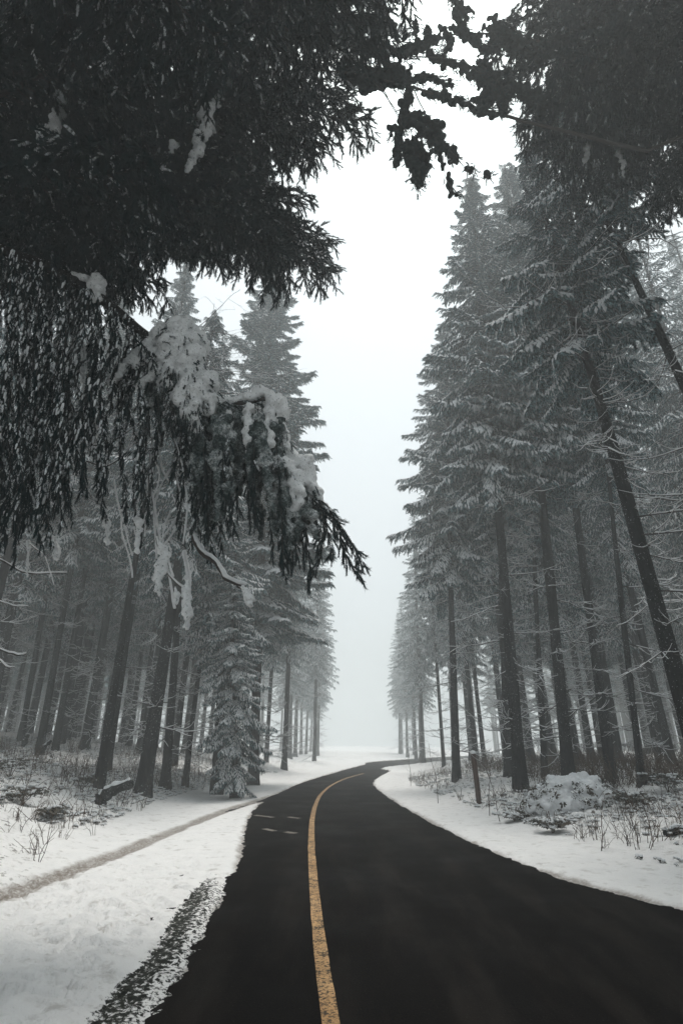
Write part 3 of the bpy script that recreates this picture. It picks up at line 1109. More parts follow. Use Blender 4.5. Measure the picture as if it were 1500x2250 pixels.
def aim_bough(root, r, start, tip, lvl='bough'):
    """one copy of a long bough of this tree, its foot at start and its end at tip (world points)"""
    k = int(r.integers(0, len(LONGB)))
    e = LONGB[k][1]
    d = np.array(tip) - np.array(start)
    s = np.linalg.norm(d) / np.linalg.norm(e)
    fr = frame(d)
    ang = math.atan2(-e[2], e[1])
    c, sn = math.cos(ang), math.sin(ang)
    rot = np.array([[1, 0, 0], [0, c, -sn], [0, sn, c]])
    m4 = np.eye(4)
    w = max(0.75, min(1.1, s))
    m4[:3, :3] = fr @ rot @ np.diag([w, s, w])
    m4[:3, 3] = start
    b = obj(lvl, LONGB_ME[k], root)
    b.matrix_parent_inverse = root_inv(root)
    b.matrix_local = np_to_mx(m4)
    return b


def root_inv(root):
    loc = Vector(root.location)
    if root.parent is not None:
        loc = loc + Vector(root.parent.location)
    return Matrix.Identity(4)


def near_tree(name, label, x, y, r0, H, seed, group=None):
    z = float(terrain(np.array(x), np.array(y), False)) - 0.05
    root = thing(name, label, 'spruce tree', (x, y, z), group)
    g, P = trunk_geo(H, r0, seed, bend=0.1, sides=14)
    obj('trunk', g.mesh('trunk', [M_bark]), root)
    return root, np.array([x, y, z])


def inpoly(px, py, poly):
    c = False; j = len(poly) - 1
    for i in range(len(poly)):
        xi, yi = poly[i]; xj, yj = poly[j]
        if (yi > py) != (yj > py) and px < (xj - xi) * (py - yi) / (yj - yi) + xi:
            c = not c
        j = i
    return c


def canopy(root, base, tips, poly, nrand, yr, seed, rise=(0.2, 1.2)):
    """boughs from the trunk of this tree to the places where its canopy shows"""
    r = np.random.default_rng(seed)
    todo = [at(*q) for q in tips]
    xs = [q[0] for q in poly]; ysx = [q[1] for q in poly]
    while len(todo) < len(tips) + nrand:
        px, py = r.uniform(min(xs), max(xs)), r.uniform(min(ysx), max(ysx))
        if inpoly(px, py, poly):
            todo.append(at(px, py, r.uniform(*yr)))
    for tip in todo:
        d = tip - base; dxy = np.linalg.norm(d[:2])
        L = min(dxy, r.uniform(3.6, 5.6))
        # long reach: the bough starts from the trunk; longer ones leave it as one straight limb
        st = np.array([tip[0] - d[0] / dxy * L, tip[1] - d[1] / dxy * L, tip[2] + r.uniform(*rise)])
        if dxy > L + 0.05:
            g = Geo()
            a0 = np.array([base[0], base[1], st[2] + 0.25 * (dxy - L)])
            P = np.array([a0 + (st - a0) * q + np.array([0, 0, 0.12 * math.sin(q * 3.1)]) for q in np.linspace(0, 1.0, 6)])
            tube(g, P - base, np.linspace(0.06, 0.045, 6), 6, 0, True)
            obj('limb', g.mesh('limb', [M_bark]), root)
        aim_bough(root, r, st - base, tip - base)


# left near tree: most of the dark canopy in the top left
nl, nlb = near_tree('near_spruce', 'large near spruce left of the frame whose dark canopy fills the top left', -6.4, 5.2, 0.30, 24, 61, 'near spruces arching over the road')
tipsL = [(735, 590, 7.0), (725, 530, 7.0), (662, 430, 6.6), (690, 352, 6.4), (806, 288, 6.0), (770, 205, 5.8), (650, 500, 6.8), (570, 500, 6.6),
         (490, 505, 6.4), (410, 540, 6.2), (350, 610, 6.0), (640, 320, 6.2), (600, 430, 6.4), (350, 560, 6.2), (300, 640, 6.2)]
polyL = [(-80, -60), (720, -60), (700, 150), (600, 250), (560, 380), (500, 480), (330, 560), (180, 620), (-80, 600)]
canopy(nl, nlb, tipsL, polyL, 19, (3.6, 6.6), 71)
# second one, closer: the top middle
nm, nmb = near_tree('near_spruce', 'near spruce behind the camera side whose boughs cross the top edge', -3.9, 1.6, 0.28, 24, 62, 'near spruces arching over the road')
tipsM = [(860, 85, 4.6), (885, 20, 4.2), (790, 120, 4.8), (780, 30, 4.2), (700, 180, 5.0)]
polyM = [(100, -80), (860, -80), (820, 60), (740, 150), (500, 200), (100, 120)]
canopy(nm, nmb, tipsM, polyM, 9, (3.0, 5.2), 72)
# right near tree
nr_, nrb = near_tree('near_spruce', 'large near spruce right of the frame whose dark canopy fills the top right', 7.4, 4.6, 0.30, 24, 63, 'near spruces arching over the road')
tipsR = [(1085, 75, 5.6), (1130, 20, 5.4), (1105, 190, 6.0), (1145, 255, 6.2), (1150, 300, 6.6), (1195, 345, 7.0), (1240, 60, 5.6), (1180, 120, 5.8), (1230, 380, 7.4), (1300, 420, 7.4)]
polyR = [(1190, -80), (1580, -80), (1580, 620), (1440, 520), (1330, 400), (1220, 300), (1140, 190)]
canopy(nr_, nrb, tipsR, polyR, 44, (4.2, 7.6), 73)

def near_crown(root, H, h0, R_, seed):
    g = Geo(); cl = crown_list(H, h0, R_, seed, 0.8, 7, 4)
    for k in range(4):
        g.stamp(LOW_BOUGHS[k], [m4 for q, m4 in cl if q == k])
    obj('crown', g.mesh('crown', MATS), root)


near_crown(nl, 24, 15.5, 3.6, 901)
near_crown(nm, 24, 12.0, 3.2, 902)
near_crown(nr_, 24, 15.0, 3.6, 903)
for k, (x, y, lab) in enumerate(((4.6, -2.2, 'unseen spruce at the right behind the viewpoint, added to shade the road'), (-4.2, -4.0, 'unseen spruce at the left behind the viewpoint, added to shade the snow'), (0.9, -6.8, 'unseen tall spruce farther behind the viewpoint, added to shade the road'))):  # trees out of view, added so their crowns darken the foreground
    q_, _b = near_tree('near_spruce', lab, x if k < 2 else 7.5, y, 0.26, 25, 910 + k, 'near spruces arching over the road')
    near_crown(q_, 25, 7.5, 4.6, 920 + k)

# ------------------------------------------------------------------ the knobbly branch across the top of the sky
r = np.random.default_rng(81)
def limb_of(tree, base, name, label, p0):
    o = obj(name, None, tree, label=label)
    o.location = Vector(p0 - base)
    return o


kb0 = at(1180, 270, 5.4)
kb = limb_of(nr_, nrb, 'overhanging_branch', 'black knobbly branch hanging across the top of the white sky gap', kb0)


def wood(name, parent, p0, strokes, mat=None):
    g = Geo()
    for pts, r0, r1 in strokes:
        P = path3(pts, 5)
        if pts[0][0] > 1250:          # reaches back to the trunk of the right hand tree
            P = np.concatenate([[[nrb[0], nrb[1], P[0][2] + .4]], P])
        P = P + np.cumsum(r.normal(0, 0.004, P.shape), axis=0)
        tube(g, P - p0, np.linspace(r0, r1, len(P)), 5, 0, True)
    return obj(name, g.mesh(name, [mat or M_twig]), parent)


wood('limb', kb, kb0, [([(1420, 330, 5.6), (1180, 272, 5.4), (1050, 236, 5.2), (930, 196, 5.0), (800, 165, 4.8), (690, 150, 4.7)], 0.030, 0.010),
                       ([(1300, 110, 5.6), (1110, 78, 5.4), (1000, 75, 5.2), (930, 95, 5.1), (860, 90, 5.0)], 0.022, 0.008)])
wood('twig', kb, kb0, [([(820, 175, 4.8), (850, 215, 4.8), (878, 262, 4.8)], 0.009, 0.004), ([(835, 180, 4.8), (858, 230, 4.8), (890, 290, 4.85)], 0.008, 0.003),
                       ([(905, 190, 5.0), (935, 250, 5.0), (960, 300, 5.0)], 0.010, 0.004), ([(990, 330, 5.0), (1030, 375, 5.0), (1070, 392, 5.0)], 0.005, 0.002),
                       ([(975, 340, 5.0), (980, 380, 5.0), (1005, 430, 5.0)], 0.005, 0.002), ([(1110, 255, 5.3), (1160, 310, 5.3), (1190, 322, 5.3)], 0.003, 0.001),
                       ([(1060, 235, 5.2), (1085, 275, 5.2), (1100, 310, 5.2)], 0.003, 0.001), ([(1050, 240, 5.2), (1060, 225, 5.2), (1190, 262, 5.3)], 0.008, 0.003),
                       ([(850, 95, 5.0), (880, 120, 5.0), (1000, 130, 5.0), (1060, 160, 5.0)], 0.010, 0.006)])
CL = [([(902, 195), (888, 250), (876, 300)], .05), ([(876, 295), (880, 335), (868, 352)], .05), ([(885, 320), (910, 370), (918, 412)], .06), ([(900, 300), (935, 345), (925, 400)], .06),
      ([(885, 262), (930, 290), (975, 320), (1000, 350)], .06), ([(905, 250), (945, 275), (965, 335)], .06), ([(985, 385), (994, 410), (1008, 432)], .03), ([(1028, 364), (1046, 372)], .02),
      ([(1060, 384), (1078, 390)], .02), ([(870, 280), (858, 305)], .03), ([(905, 45), (910, 75)], .02), ([(936, 55), (938, 85)], .02), ([(893, 80), (900, 88)], .02),
      ([(985, -20), (1000, 20), (1035, 35)], .05), ([(1000, 20), (1020, 62)], .04), ([(760, 150), (800, 175), (860, 165), (900, 150)], .09), ([(780, 110), (840, 130), (860, 160)], .10),
      ([(880, 130), (940, 110), (975, 95)], .05), ([(860, 190), (940, 170), (1000, 185)], .04), ([(940, 120), (1010, 150), (1060, 180)], .05), ([(1000, 60), (1050, 90), (1090, 110)], .06),
      ([(1040, 150), (1080, 200), (1040, 240)], .07), ([(1060, 140), (1100, 200), (1110, 230)], .07), ([(930, 200), (985, 215), (1030, 225)], .045), ([(960, 60), (985, 90), (975, 120)], .03),
      ([(1080, 60), (1120, 100), (1180, 130)], .09), ([(1100, 170), (1160, 200), (1200, 240)], .09), ([(1115, 240), (1060, 245), (1020, 225)], .03), ([(750, 40), (800, 60), (845, 50)], .09), ([(820, 10), (850, 40), (868, 60)], .06)]
# ------------------------------------------------------------------ snow laden bough hanging on the left
r = np.random.default_rng(91)
BL1, BL2, BL3 = blob_tpl(12, 8, 1, .12), blob_tpl(12, 8, 2, .14), blob_tpl(12, 8, 3, .10)


def snow_chain(g, P, rads, step=0.55, jit=0.35, lift=0.5, squash=0.8):
    """overlapping lumps along a polyline, later fused by the remesh"""
    L = np.concatenate([[0], np.cumsum(np.linalg.norm(np.diff(P, axis=0), axis=1))])
    s = 0.0
    while s < L[-1]:
        t = s / L[-1]
        rr = np.interp(t, np.linspace(0, 1, len(rads)), rads) * (0.7 + .6 * r.random())
        c0 = np.array([np.interp(s, L, P[:, k]) for k in range(3)])
        tpl = (BL1, BL2, BL3)[int(r.integers(0, 3))]
        a = r.random() * 6.28
        rot = np.array([[math.cos(a), -math.sin(a), 0], [math.sin(a), math.cos(a), 0], [0, 0, 1]])
        c0 = c0 + r.normal(0, 1, 3) * rr * jit * [1, 1, .6] + [0, 0, rr * lift]
        g.add((tpl[0] * rr * [1, 1, squash]) @ rot.T + c0, tpl[1], 0, True)
        s += rr * step


def snow_obj(name, g, p0, parent, voxel=0.02):
    v, f, mm, ss = g.arrays()
    h = Geo(); h.add(v - p0, f, mm, ss)
    o = obj(name, h.mesh(name, [M_frost2]), parent)
    md = o.modifiers.new('fuse', 'REMESH'); md.mode = 'VOXEL'; md.voxel_size = voxel; md.use_smooth_shade = True
    tb = bpy.data.textures.new('snow_folds', 'CLOUDS'); tb.noise_scale = 0.13; tb.noise_depth = 1
    d = o.modifiers.new('folds', 'DISPLACE'); d.texture = tb; d.strength = 0.10; d.mid_level = 0.5; d.texture_coords = 'LOCAL'
    tx = bpy.data.textures.new('snow_lumps', 'CLOUDS'); tx.noise_scale = 0.035; tx.noise_depth = 3
    d = o.modifiers.new('lumps', 'DISPLACE'); d.texture = tx; d.strength = 0.035; d.mid_level = 0.5; d.texture_coords = 'LOCAL'
    return o


m, n, p = new_mat('wet_snow'); M_frost2 = m
co = coords(n)
nn = noise(n, co, 38.0, 4, 0.65)
rr_ = ramp(n, nn, [(0.56, (0.82, 0.84, 0.85)), (0.70, (0.16, 0.19, 0.19))])
n.links.new(rr_.outputs[0], p.inputs['Base Color'])
p.inputs['Roughness'].default_value = 0.9
p.inputs['Specular IOR Level'].default_value = 0.1
bump(n, p, noise(n, co, 60.0, 5, .7), 0.7, 0.02)

hb0 = at(-60, 520, 5.2)
hb = limb_of(nl, nlb, 'drooping_bough', 'long snow laden bough drooping from the left towards the road', hb0)
limbP = path3([(-120, 470, 5.0), (0, 548, 5.2), (120, 592, 5.4), (230, 662, 5.6), (330, 742, 5.8), (395, 745, 5.9)], 8)
limbP = np.concatenate([[[nlb[0], nlb[1], limbP[0][2] + .5], (np.array([nlb[0], nlb[1], limbP[0][2] + .5]) + limbP[0]) / 2], limbP])
g = Geo(); tube(g, limbP - hb0, np.linspace(0.095, 0.055, len(limbP)), 9, 0, True)
obj('limb', g.mesh('limb', [M_bark]), hb)
outP = path3([(395, 745, 5.9), (430, 790, 5.95), (468, 870, 6.0), (530, 885, 6.0), (590, 878, 6.05), (615, 930, 6.1), (628, 1010, 6.2), (680, 1070, 6.3), (715, 1120, 6.4), (750, 1170, 6.45), (788, 1240, 6.5)], 6)
g = Geo(); tube(g, outP - hb0, np.linspace(0.045, 0.006, len(outP)), 7, 0, True)
obj('limb', g.mesh('limb', [M_twig]), hb)

g = Geo()
snow_chain(g, path3([(335, 745, 5.72), (365, 735, 5.72), (392, 728, 5.72), (412, 770, 5.75), (430, 820, 5.78), (455, 870, 5.8), (468, 915, 5.8)], 6), [.07, .14, .17, .15, .14, .16, .09])
snow_chain(g, path3([(385, 740, 5.7), (372, 790, 5.7), (355, 850, 5.7)], 6), [.14, .12, .07])
snow_chain(g, path3([(410, 800, 5.7), (400, 860, 5.7), (408, 920, 5.7)], 6), [.12, .11, .07])
snow_chain(g, path3([(440, 850, 5.72), (425, 890, 5.7), (430, 940, 5.7)], 6), [.12, .12, .07])
snow_chain(g, path3([(360, 740, 5.8), (385, 790, 5.85), (400, 850, 5.85), (430, 900, 5.9)], 6), [.10, .12, .11, .07])
snow_chain(g, path3([(470, 885, 6.0), (530, 882, 6.0), (575, 872, 6.05)], 6), [.05, .05, .06])
snow_chain(g, path3([(575, 872, 6.05), (600, 885, 6.05), (612, 930, 6.1), (618, 985, 6.15), (630, 1020, 6.2), (665, 1050, 6.25), (690, 1090, 6.3)], 6), [.09, .14, .12, .10, .13, .14, .10])
snow_chain(g, path3([(640, 1040, 6.1), (655, 1090, 6.1), (650, 1130, 6.1)], 6), [.12, .09, .05])
snow_chain(g, path3([(596, 890, 5.95), (590, 950, 5.95), (585, 1010, 5.95)], 6), [.10, .08, .05])
snow_chain(g, path3([(500, 905, 5.9), (505, 950, 5.9)], 6), [.06, .04])
snow_chain(g, path3([(548, 900, 5.9), (545, 960, 5.9), (552, 1000, 5.9)], 6), [.06, .06, .04])
snow_chain(g, path3([(690, 1090, 6.3), (720, 1130, 6.4)], 6), [.06, .03])
snow_chain(g, path3([(160, 610, 5.45), (205, 625, 5.5), (215, 665, 5.5)], 6), [.05, .08, .06])
snow_chain(g, path3([(335, 755, 5.8), (300, 790, 5.75), (265, 820, 5.7), (240, 850, 5.7)], 6), [.07, .08, .07, .05])
snow_chain(g, path3([(345, 780, 5.8), (335, 830, 5.75), (300, 850, 5.7)], 6), [.08, .07, .05])
snow_obj('snow_load', g, hb0, hb, 0.02)
SNOWED = [([(345, 750, 5.65), (392, 735, 5.65), (425, 810, 5.7), (465, 900, 5.72)], .22, 3.0), ([(385, 780, 5.65), (360, 860, 5.65)], .15, 2.5), ([(410, 830, 5.62), (405, 930, 5.62)], .14, 2.5), ([(435, 880, 5.62), (430, 950, 5.62)], .14, 2.5),
          ([(585, 880, 6.0), (612, 960, 6.05), (640, 1040, 6.1), (690, 1100, 6.2)], .17, 2.5), ([(480, 895, 5.95), (570, 885, 6.0)], .08, 1.5)]


def strand(pts, thick=0.006, snow_top=0.04, dens=0.9, spread=0.45, snow=0.5, down=0.5, size=1.0, name='hanging_twig', snow_end=0.6, frost=None):
    P = path3(pts, 5)
    P = P + np.cumsum(r.normal(0, 0.008, P.shape), axis=0)
    g = Geo(); B = Buckets()
    tube(g, P, np.linspace(thick, 0.003, len(P)), 4, 2, False, cap=False)
    clothe(B, P, r, dens, spread, 0.015, snow if frost is None else frost, down, size)
    B.into(g)
    v, f, mm, ss = g.arrays()
    h = Geo(); h.add(v - hb0, f, mm, ss)
    if snow_top > 0:
        Q = along(P, 0.05)
        k = int(len(Q) * snow_end)
        for q in Q[:k]:
            if r.random() < 0.55:
                tpl = blob6
                rr = snow_top * (0.5 + .8 * r.random()) * (1 if r.random() < .8 else 1.5)
                h.add(tpl[0] * [rr * .8, rr * .8, rr * 2.6] + q - hb0 + r.normal(0, .010, 3) + [0, -0.01, 0], tpl[1], 1 if r.random() < .5 else 3, True)
    return obj(name, h.mesh(name, MATS_N), hb)


blob6 = blob_tpl(7, 5, 9, .22)
full = np.concatenate([limbP, outP])
# curtain under the bough: (from px, from py, to px, to py) with a lower envelope read off the photo
env_x = [-60, 0, 60, 150, 250, 330, 400, 450, 520, 600, 650, 700, 740, 790]
env_y = [1250, 1230, 1240, 1180, 1130, 1150, 1230, 1240, 1260, 1260, 1210, 1200, 1235, 1262]
top_x = [-60, 0, 120, 230, 330, 400, 430, 468, 530, 590, 615, 628, 680, 715, 750, 790]
top_y = [510, 548, 592, 662, 745, 745, 790, 870, 885, 878, 930, 1010, 1070, 1120, 1170, 1240]
for i in range(150):
    x = -60 + 520 * (i + r.random()) / 150
    y0 = np.interp(x, top_x, top_y); y1 = np.interp(x, env_x, env_y)
    f0 = 0 if r.random() < .5 else r.random() * .6
    ya = y0 + (y1 - y0) * f0
    yb = ya + (y1 - ya) * (0.35 + .65 * r.random())
    if 225 < x < 400 and r.random() < .65:
        yb = ya + (yb - ya) * 0.3
    Yd = np.interp(x, [-60, 395, 790], [5.2, 5.9, 6.5]) + (r.uniform(-.8, .45) if x < 300 else r.uniform(.15, .7))
    lean = r.normal(-14, 42)
    strand([(x, ya, Yd), (x + lean * .3 + r.normal(0, 6), ya + (yb - ya) * .35, Yd - .03), (x + lean * .8 + r.normal(0, 6), ya + (yb - ya) * .7, Yd), (x + lean, yb, Yd - .05)],
           snow_top=0.008 + .006 * r.random(), dens=1.35, spread=.75, size=.50 + .22 * r.random(), snow=.38, snow_end=.9)


m, n, p = new_mat('frosted_foliage'); M_drape = m
co = coords(n)
big = noise(n, co, 5.0, 3, 0.6); sm = noise(n, co, 42.0, 4, 0.7)
k_ = math_(n, 'ADD', math_(n, 'MULTIPLY', big, 0.55), math_(n, 'MULTIPLY', sm, 0.45))
n.links.new(ramp(n, k_, [(0.42, (0.012, 0.026, 0.026)), (0.52, (0.13, 0.16, 0.16)), (0.62, (0.62, 0.65, 0.66))]).outputs[0], p.inputs['Base Color'])
p.inputs['Roughness'].default_value = 0.95
p.inputs['Specular IOR Level'].default_value = 0.05
bump(n, p, sm, 0.9, 0.03)
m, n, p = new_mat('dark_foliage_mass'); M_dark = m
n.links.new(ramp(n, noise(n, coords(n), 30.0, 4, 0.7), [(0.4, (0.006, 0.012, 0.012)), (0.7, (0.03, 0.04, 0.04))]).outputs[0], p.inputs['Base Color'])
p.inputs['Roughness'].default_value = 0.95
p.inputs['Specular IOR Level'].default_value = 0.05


def mass(name, g, p0, parent, mat, voxel=0.022, disp=0.05, scale=0.05):
    v, f, mm, ss = g.arrays()
    h = Geo(); h.add(v - p0, f, 0, True)
    o = obj(name, h.mesh(name, [mat]), parent)
    md = o.modifiers.new('fuse', 'REMESH'); md.mode = 'VOXEL'; md.voxel_size = voxel; md.use_smooth_shade = True
    tx = bpy.data.textures.new('foliage_lumps', 'CLOUDS'); tx.noise_scale = scale; tx.noise_depth = 3
    d = o.modifiers.new('lumps', 'DISPLACE'); d.texture = tx; d.strength = disp; d.mid_level = 0.5; d.texture_coords = 'LOCAL'
    return o


# broad frosted masses hanging under the two snow heads, each with needled shoots poking out
for (xa, xb, cnt, ddeep) in ((395, 470, 12, .15), (440, 520, 12, .25), (500, 580, 12, .25), (560, 640, 12, .2), (620, 690, 8, .15)):
    g = Geo()
    for q in range(cnt):
        x = r.uniform(xa, xb); top = np.interp(x, top_x, top_y)
        ya = top + r.uniform(5, 60); yb = min(np.interp(x, env_x, env_y) - 20, ya + r.uniform(110, 300))
        Yd = np.interp(x, [395, 790], [5.95, 6.4]) + r.uniform(-ddeep, ddeep)
        wob = r.normal(0, 8)
        rr0 = r.uniform(.045, .075)
        snow_chain(g, path3([(x, ya, Yd), (x + wob, (ya + yb) / 2, Yd), (x + wob + r.normal(6, 8), yb, Yd)], 5), [rr0, rr0 * 1.1, rr0 * .8, rr0 * .35], step=.8, jit=.5, lift=0)
        if q % 2 == 0:
            strand([(x, ya, Yd - .05), (x + wob, (ya + yb) / 2, Yd - .05), (x + wob + 5, yb + 40, Yd - .03)], snow_top=0, dens=.8, spread=.9, snow=.3, size=.85)
    mass('foliage_mass', g, hb0, hb, M_drape)
g = Geo()
for q in range(14):
    x = r.uniform(345, 470); ya = np.interp(x, top_x, top_y) + r.uniform(20, 70); yb = ya + r.uniform(60, 170)
    Yd = 5.88 + r.uniform(-.15, .15); rr0 = r.uniform(.05, .075)
    snow_chain(g, path3([(x, ya, Yd), (x - 4, (ya + yb) / 2, Yd), (x + r.normal(0, 12), yb, Yd)], 5), [rr0, rr0, rr0 * .5], step=.8, jit=.5, lift=0)
    strand([(x, ya, Yd), (x - 4, (ya + yb) / 2, Yd - .04), (x, yb + 30, Yd)], snow_top=0, spread=.9, size=.9, dens=.8)
mass('foliage_mass', g, hb0, hb, M_drape)
# the fingers that point down right at the tip
for (pts) in ([(630, 1010), (680, 1080), (720, 1150), (745, 1215), (775, 1275)], [(680, 1070), (740, 1140), (775, 1200), (797, 1245)], [(660, 1080), (690, 1150), (700, 1215), (688, 1250)],
              [(640, 1050), (665, 1130), (672, 1200), (680, 1265)], [(700, 1110), (745, 1170), (765, 1235)], [(655, 1060), (700, 1120), (730, 1190), (728, 1225)], [(625, 1040), (640, 1120), (640, 1190)],
              [(610, 1000), (625, 1090), (628, 1170)], [(690, 1090), (715, 1150), (712, 1200)], [(720, 1120), (770, 1180), (790, 1225)]):
    strand([(a, b, 6.35 + r.normal(0, .05)) for a, b in pts], snow_top=0.014, dens=.8, spread=.75, snow=.15, down=.1, size=.95, snow_end=.4)
# foliage under the left snow arm, sweeping down left
for pts in ([(330, 750), (290, 800), (250, 840)], [(340, 770), (310, 830), (270, 850)], [(320, 770), (280, 790), (235, 815)], [(360, 790), (330, 850), (320, 900)]):
    strand([(a, b, 5.75 + r.normal(0, .05)) for a, b in pts], snow_top=0.02, spread=.8, size=1.1)

# clumps of the branch across the top
r = np.random.default_rng(83)
for pts, rad_ in CL:
    g = Geo()
    P = path3([(a, b, 5.0 + 0.3 * (a - 900) / 300 + r.normal(0, .05)) for a, b in pts], 6)
    rr0 = 0.030 + rad_ * .25
    for q in range(1 + int(rad_ * 30)):
        o_ = r.normal(0, 1, 3) * rad_ * .6
        snow_chain(g, P + o_ + np.cumsum(r.normal(0, .008, P.shape), axis=0), [rr0 * .8, rr0 * 1.1, rr0, rr0 * .7], step=.9, jit=.55, lift=0)
    if rad_ > .05:
        for q in range(5):
            k = int(r.integers(0, len(P))); e = r.normal(0, 1, 3); e /= np.linalg.norm(e)
            snow_chain(g, np.array([P[k], P[k] + e * .10, P[k] + e * .2 + [0, 0, -.05]]), [.03, .03, .022], step=.9, jit=.5, lift=0)
    mass('foliage_clump', g, kb0, kb, M_dark, 0.015, 0.03, 0.05)
    B = Buckets(); g = Geo()
    clothe(B, P, r, 1.6 + rad_ * 20, 1.4, rad_ + .035, 0.0, 0.05, 0.5)
    B.into(g); v, f, mm, ss = g.arrays(); g = Geo(); g.add(v - kb0, f, mm, ss)
    obj('foliage_clump', g.mesh('foliage_clump', MATS_N), kb)

for pts, rad_, dn in SNOWED:
    B = Buckets(); g = Geo(); P = path3(pts, 6)
    clothe(B, P, r, dn, 1.2, rad_, .45, .55, .62)
    B.into(g); v, f, mm, ss = g.arrays(); g = Geo(); g.add(v - hb0, f, mm, ss)
    obj('foliage_clump', g.mesh('foliage_clump', MATS_N), hb)

# bare snow lined twigs hanging in the gap between the curtains


def snow_twig(pts, Yd, r0, snow_r, name='snowy_twig', parent=None, p0=None):
    P = path3([(a, b, Yd) for a, b in pts], 6)
    P = P + np.cumsum(r.normal(0, 0.005, P.shape), axis=0)
    g = Geo()
    tube(g, P - p0, np.linspace(r0, r0 * .35, len(P)), 6, 0, True)
    Q = along(P, 0.045)
    rr = snow_r * (0.55 + .9 * r.random(len(Q)))
    rr = np.convolve(np.pad(rr, 1, mode='edge'), [.3, .4, .3], 'valid')
    tube(g, Q - p0 + [0.25 * snow_r, -0.3 * snow_r, .8 * r0 + .5 * snow_r], rr, 6, 1, True)
    return obj(name, g.mesh(name, [M_twig, M_snow]), parent)


for pts, r0, sr in (([(425, 1180), (445, 1215), (475, 1240), (500, 1280), (540, 1300)], .030, .035), ([(520, 1285), (545, 1310), (560, 1335)], .012, .03),
                    ([(335, 960), (330, 1050), (345, 1150), (370, 1250), (385, 1340)], .016, .020), ([(380, 900), (385, 1000), (340, 1100), (345, 1230)], .014, .018),
                    ([(385, 1040), (395, 1120), (350, 1200)], .012, .015), ([(345, 1180), (370, 1260), (410, 1300)], .014, .020), ([(300, 880), (315, 980), (325, 1080), (322, 1180)], .010, .014),
                    ([(372, 950), (400, 1010), (415, 1120), (410, 1200)], .012, .015), ([(200, 980), (260, 960), (330, 905)], .010, .014), ([(180, 1010), (240, 1020), (300, 975)], .010, .012),
                    ([(405, 1215), (410, 1280), (408, 1390)], .010, .040), ([(455, 1000), (450, 1100), (460, 1190)], .010, .014), ([(0, 1230), (60, 1260), (145, 1262)], .012, .012),
                    ([(60, 1190), (100, 1230), (120, 1290)], .006, .009), ([(-5, 1320), (30, 1330), (60, 1330)], .006, .010), ([(-5, 1425), (30, 1435), (58, 1432)], .010, .014), ([(-5, 1450), (15, 1465), (35, 1470)], .008, .012)):
    snow_twig(pts, 6.2 + r.uniform(-.3, .5), r0, sr * .72, parent=hb, p0=hb0)
for k in range(8):
    x = r.uniform(240, 440); y = r.uniform(860, 1150)
    snow_twig([(x, y), (x + r.normal(0, 15), y + 60), (x + r.normal(0, 30), y + 60 + r.uniform(30, 110))], 6.3 + r.uniform(-.3, .9), .007, .011, parent=hb, p0=hb0)
# thick snow lumps dangling
for pts, rads in (([(352, 1190), (360, 1230), (345, 1275), (350, 1310)], [.04, .07, .06, .03]), ([(408, 1270), (412, 1310), (410, 1345), (405, 1380)], [.03, .06, .05, .02]), ([(385, 1290), (388, 1330)], [.03, .035]),
                  ([(300, 1130), (305, 1170), (298, 1210)], [.03, .045, .03]), ([(530, 1290), (548, 1310), (545, 1330)], [.04, .05, .03]),
                  ([(155, 1090), (158, 1120)], [.03, .05]), ([(185, 830), (195, 900), (205, 940), (212, 960)], [.05, .07, .09, .06]), ([(180, 760), (186, 830)], [.04, .05]), ([(232, 1110), (236, 1200)], [.03, .03]), ([(120, 1180), (125, 1230)], [.02, .03]), ([(62, 1190), (60, 1270)], [.02, .025])):
    g = Geo(); snow_chain(g, path3([(a, b, 5.9) for a, b in pts], 5), [q * .72 for q in rads], lift=0)
    snow_obj('hanging_snow', g, hb0, hb, 0.018)

# snow ridges lit on the dark canopy of the left tree
g = Geo()
for pts, rads, Yd in (([(535, 100), (528, 150), (500, 185), (470, 230), (450, 262)], [.02, .03, .03, .04, .06], 5.2), ([(450, 250), (462, 285), (440, 300), (430, 340), (410, 378)], [.06, .07, .06, .05, .02], 5.3),
                      ([(150, 170), (138, 210), (125, 270), (90, 310), (60, 355)], [.04, .06, .07, .05, .02], 4.6), ([(385, 320), (370, 350), (350, 380)], [.04, .04, .02], 5.3), ([(645, 195), (625, 225), (605, 245)], [.02, .03, .02], 5.6)):
    snow_chain(g, path3([(a, b, Yd) for a, b in pts], 6), rads, lift=0.2)
o = snow_obj('snow_load', g, nlb, nl, 0.02)
g = Geo()
for pts, rads, Yd in (([(1160, 110), (1210, 130), (1260, 165), (1285, 200)], [.02, .03, .03, .02], 5.8), ([(1265, 262), (1275, 300), (1290, 330), (1280, 365)], [.08, .05, .05, .02], 6.6),
                      ([(1350, 320), (1365, 350), (1370, 390)], [.04, .03, .01], 6.6), ([(1285, 205), (1290, 235)], [.03, .02], 6.2)):
    snow_chain(g, path3([(a, b, Yd) for a, b in pts], 6), rads, lift=0.2)
snow_obj('snow_load', g, nrb, nr_, 0.02)

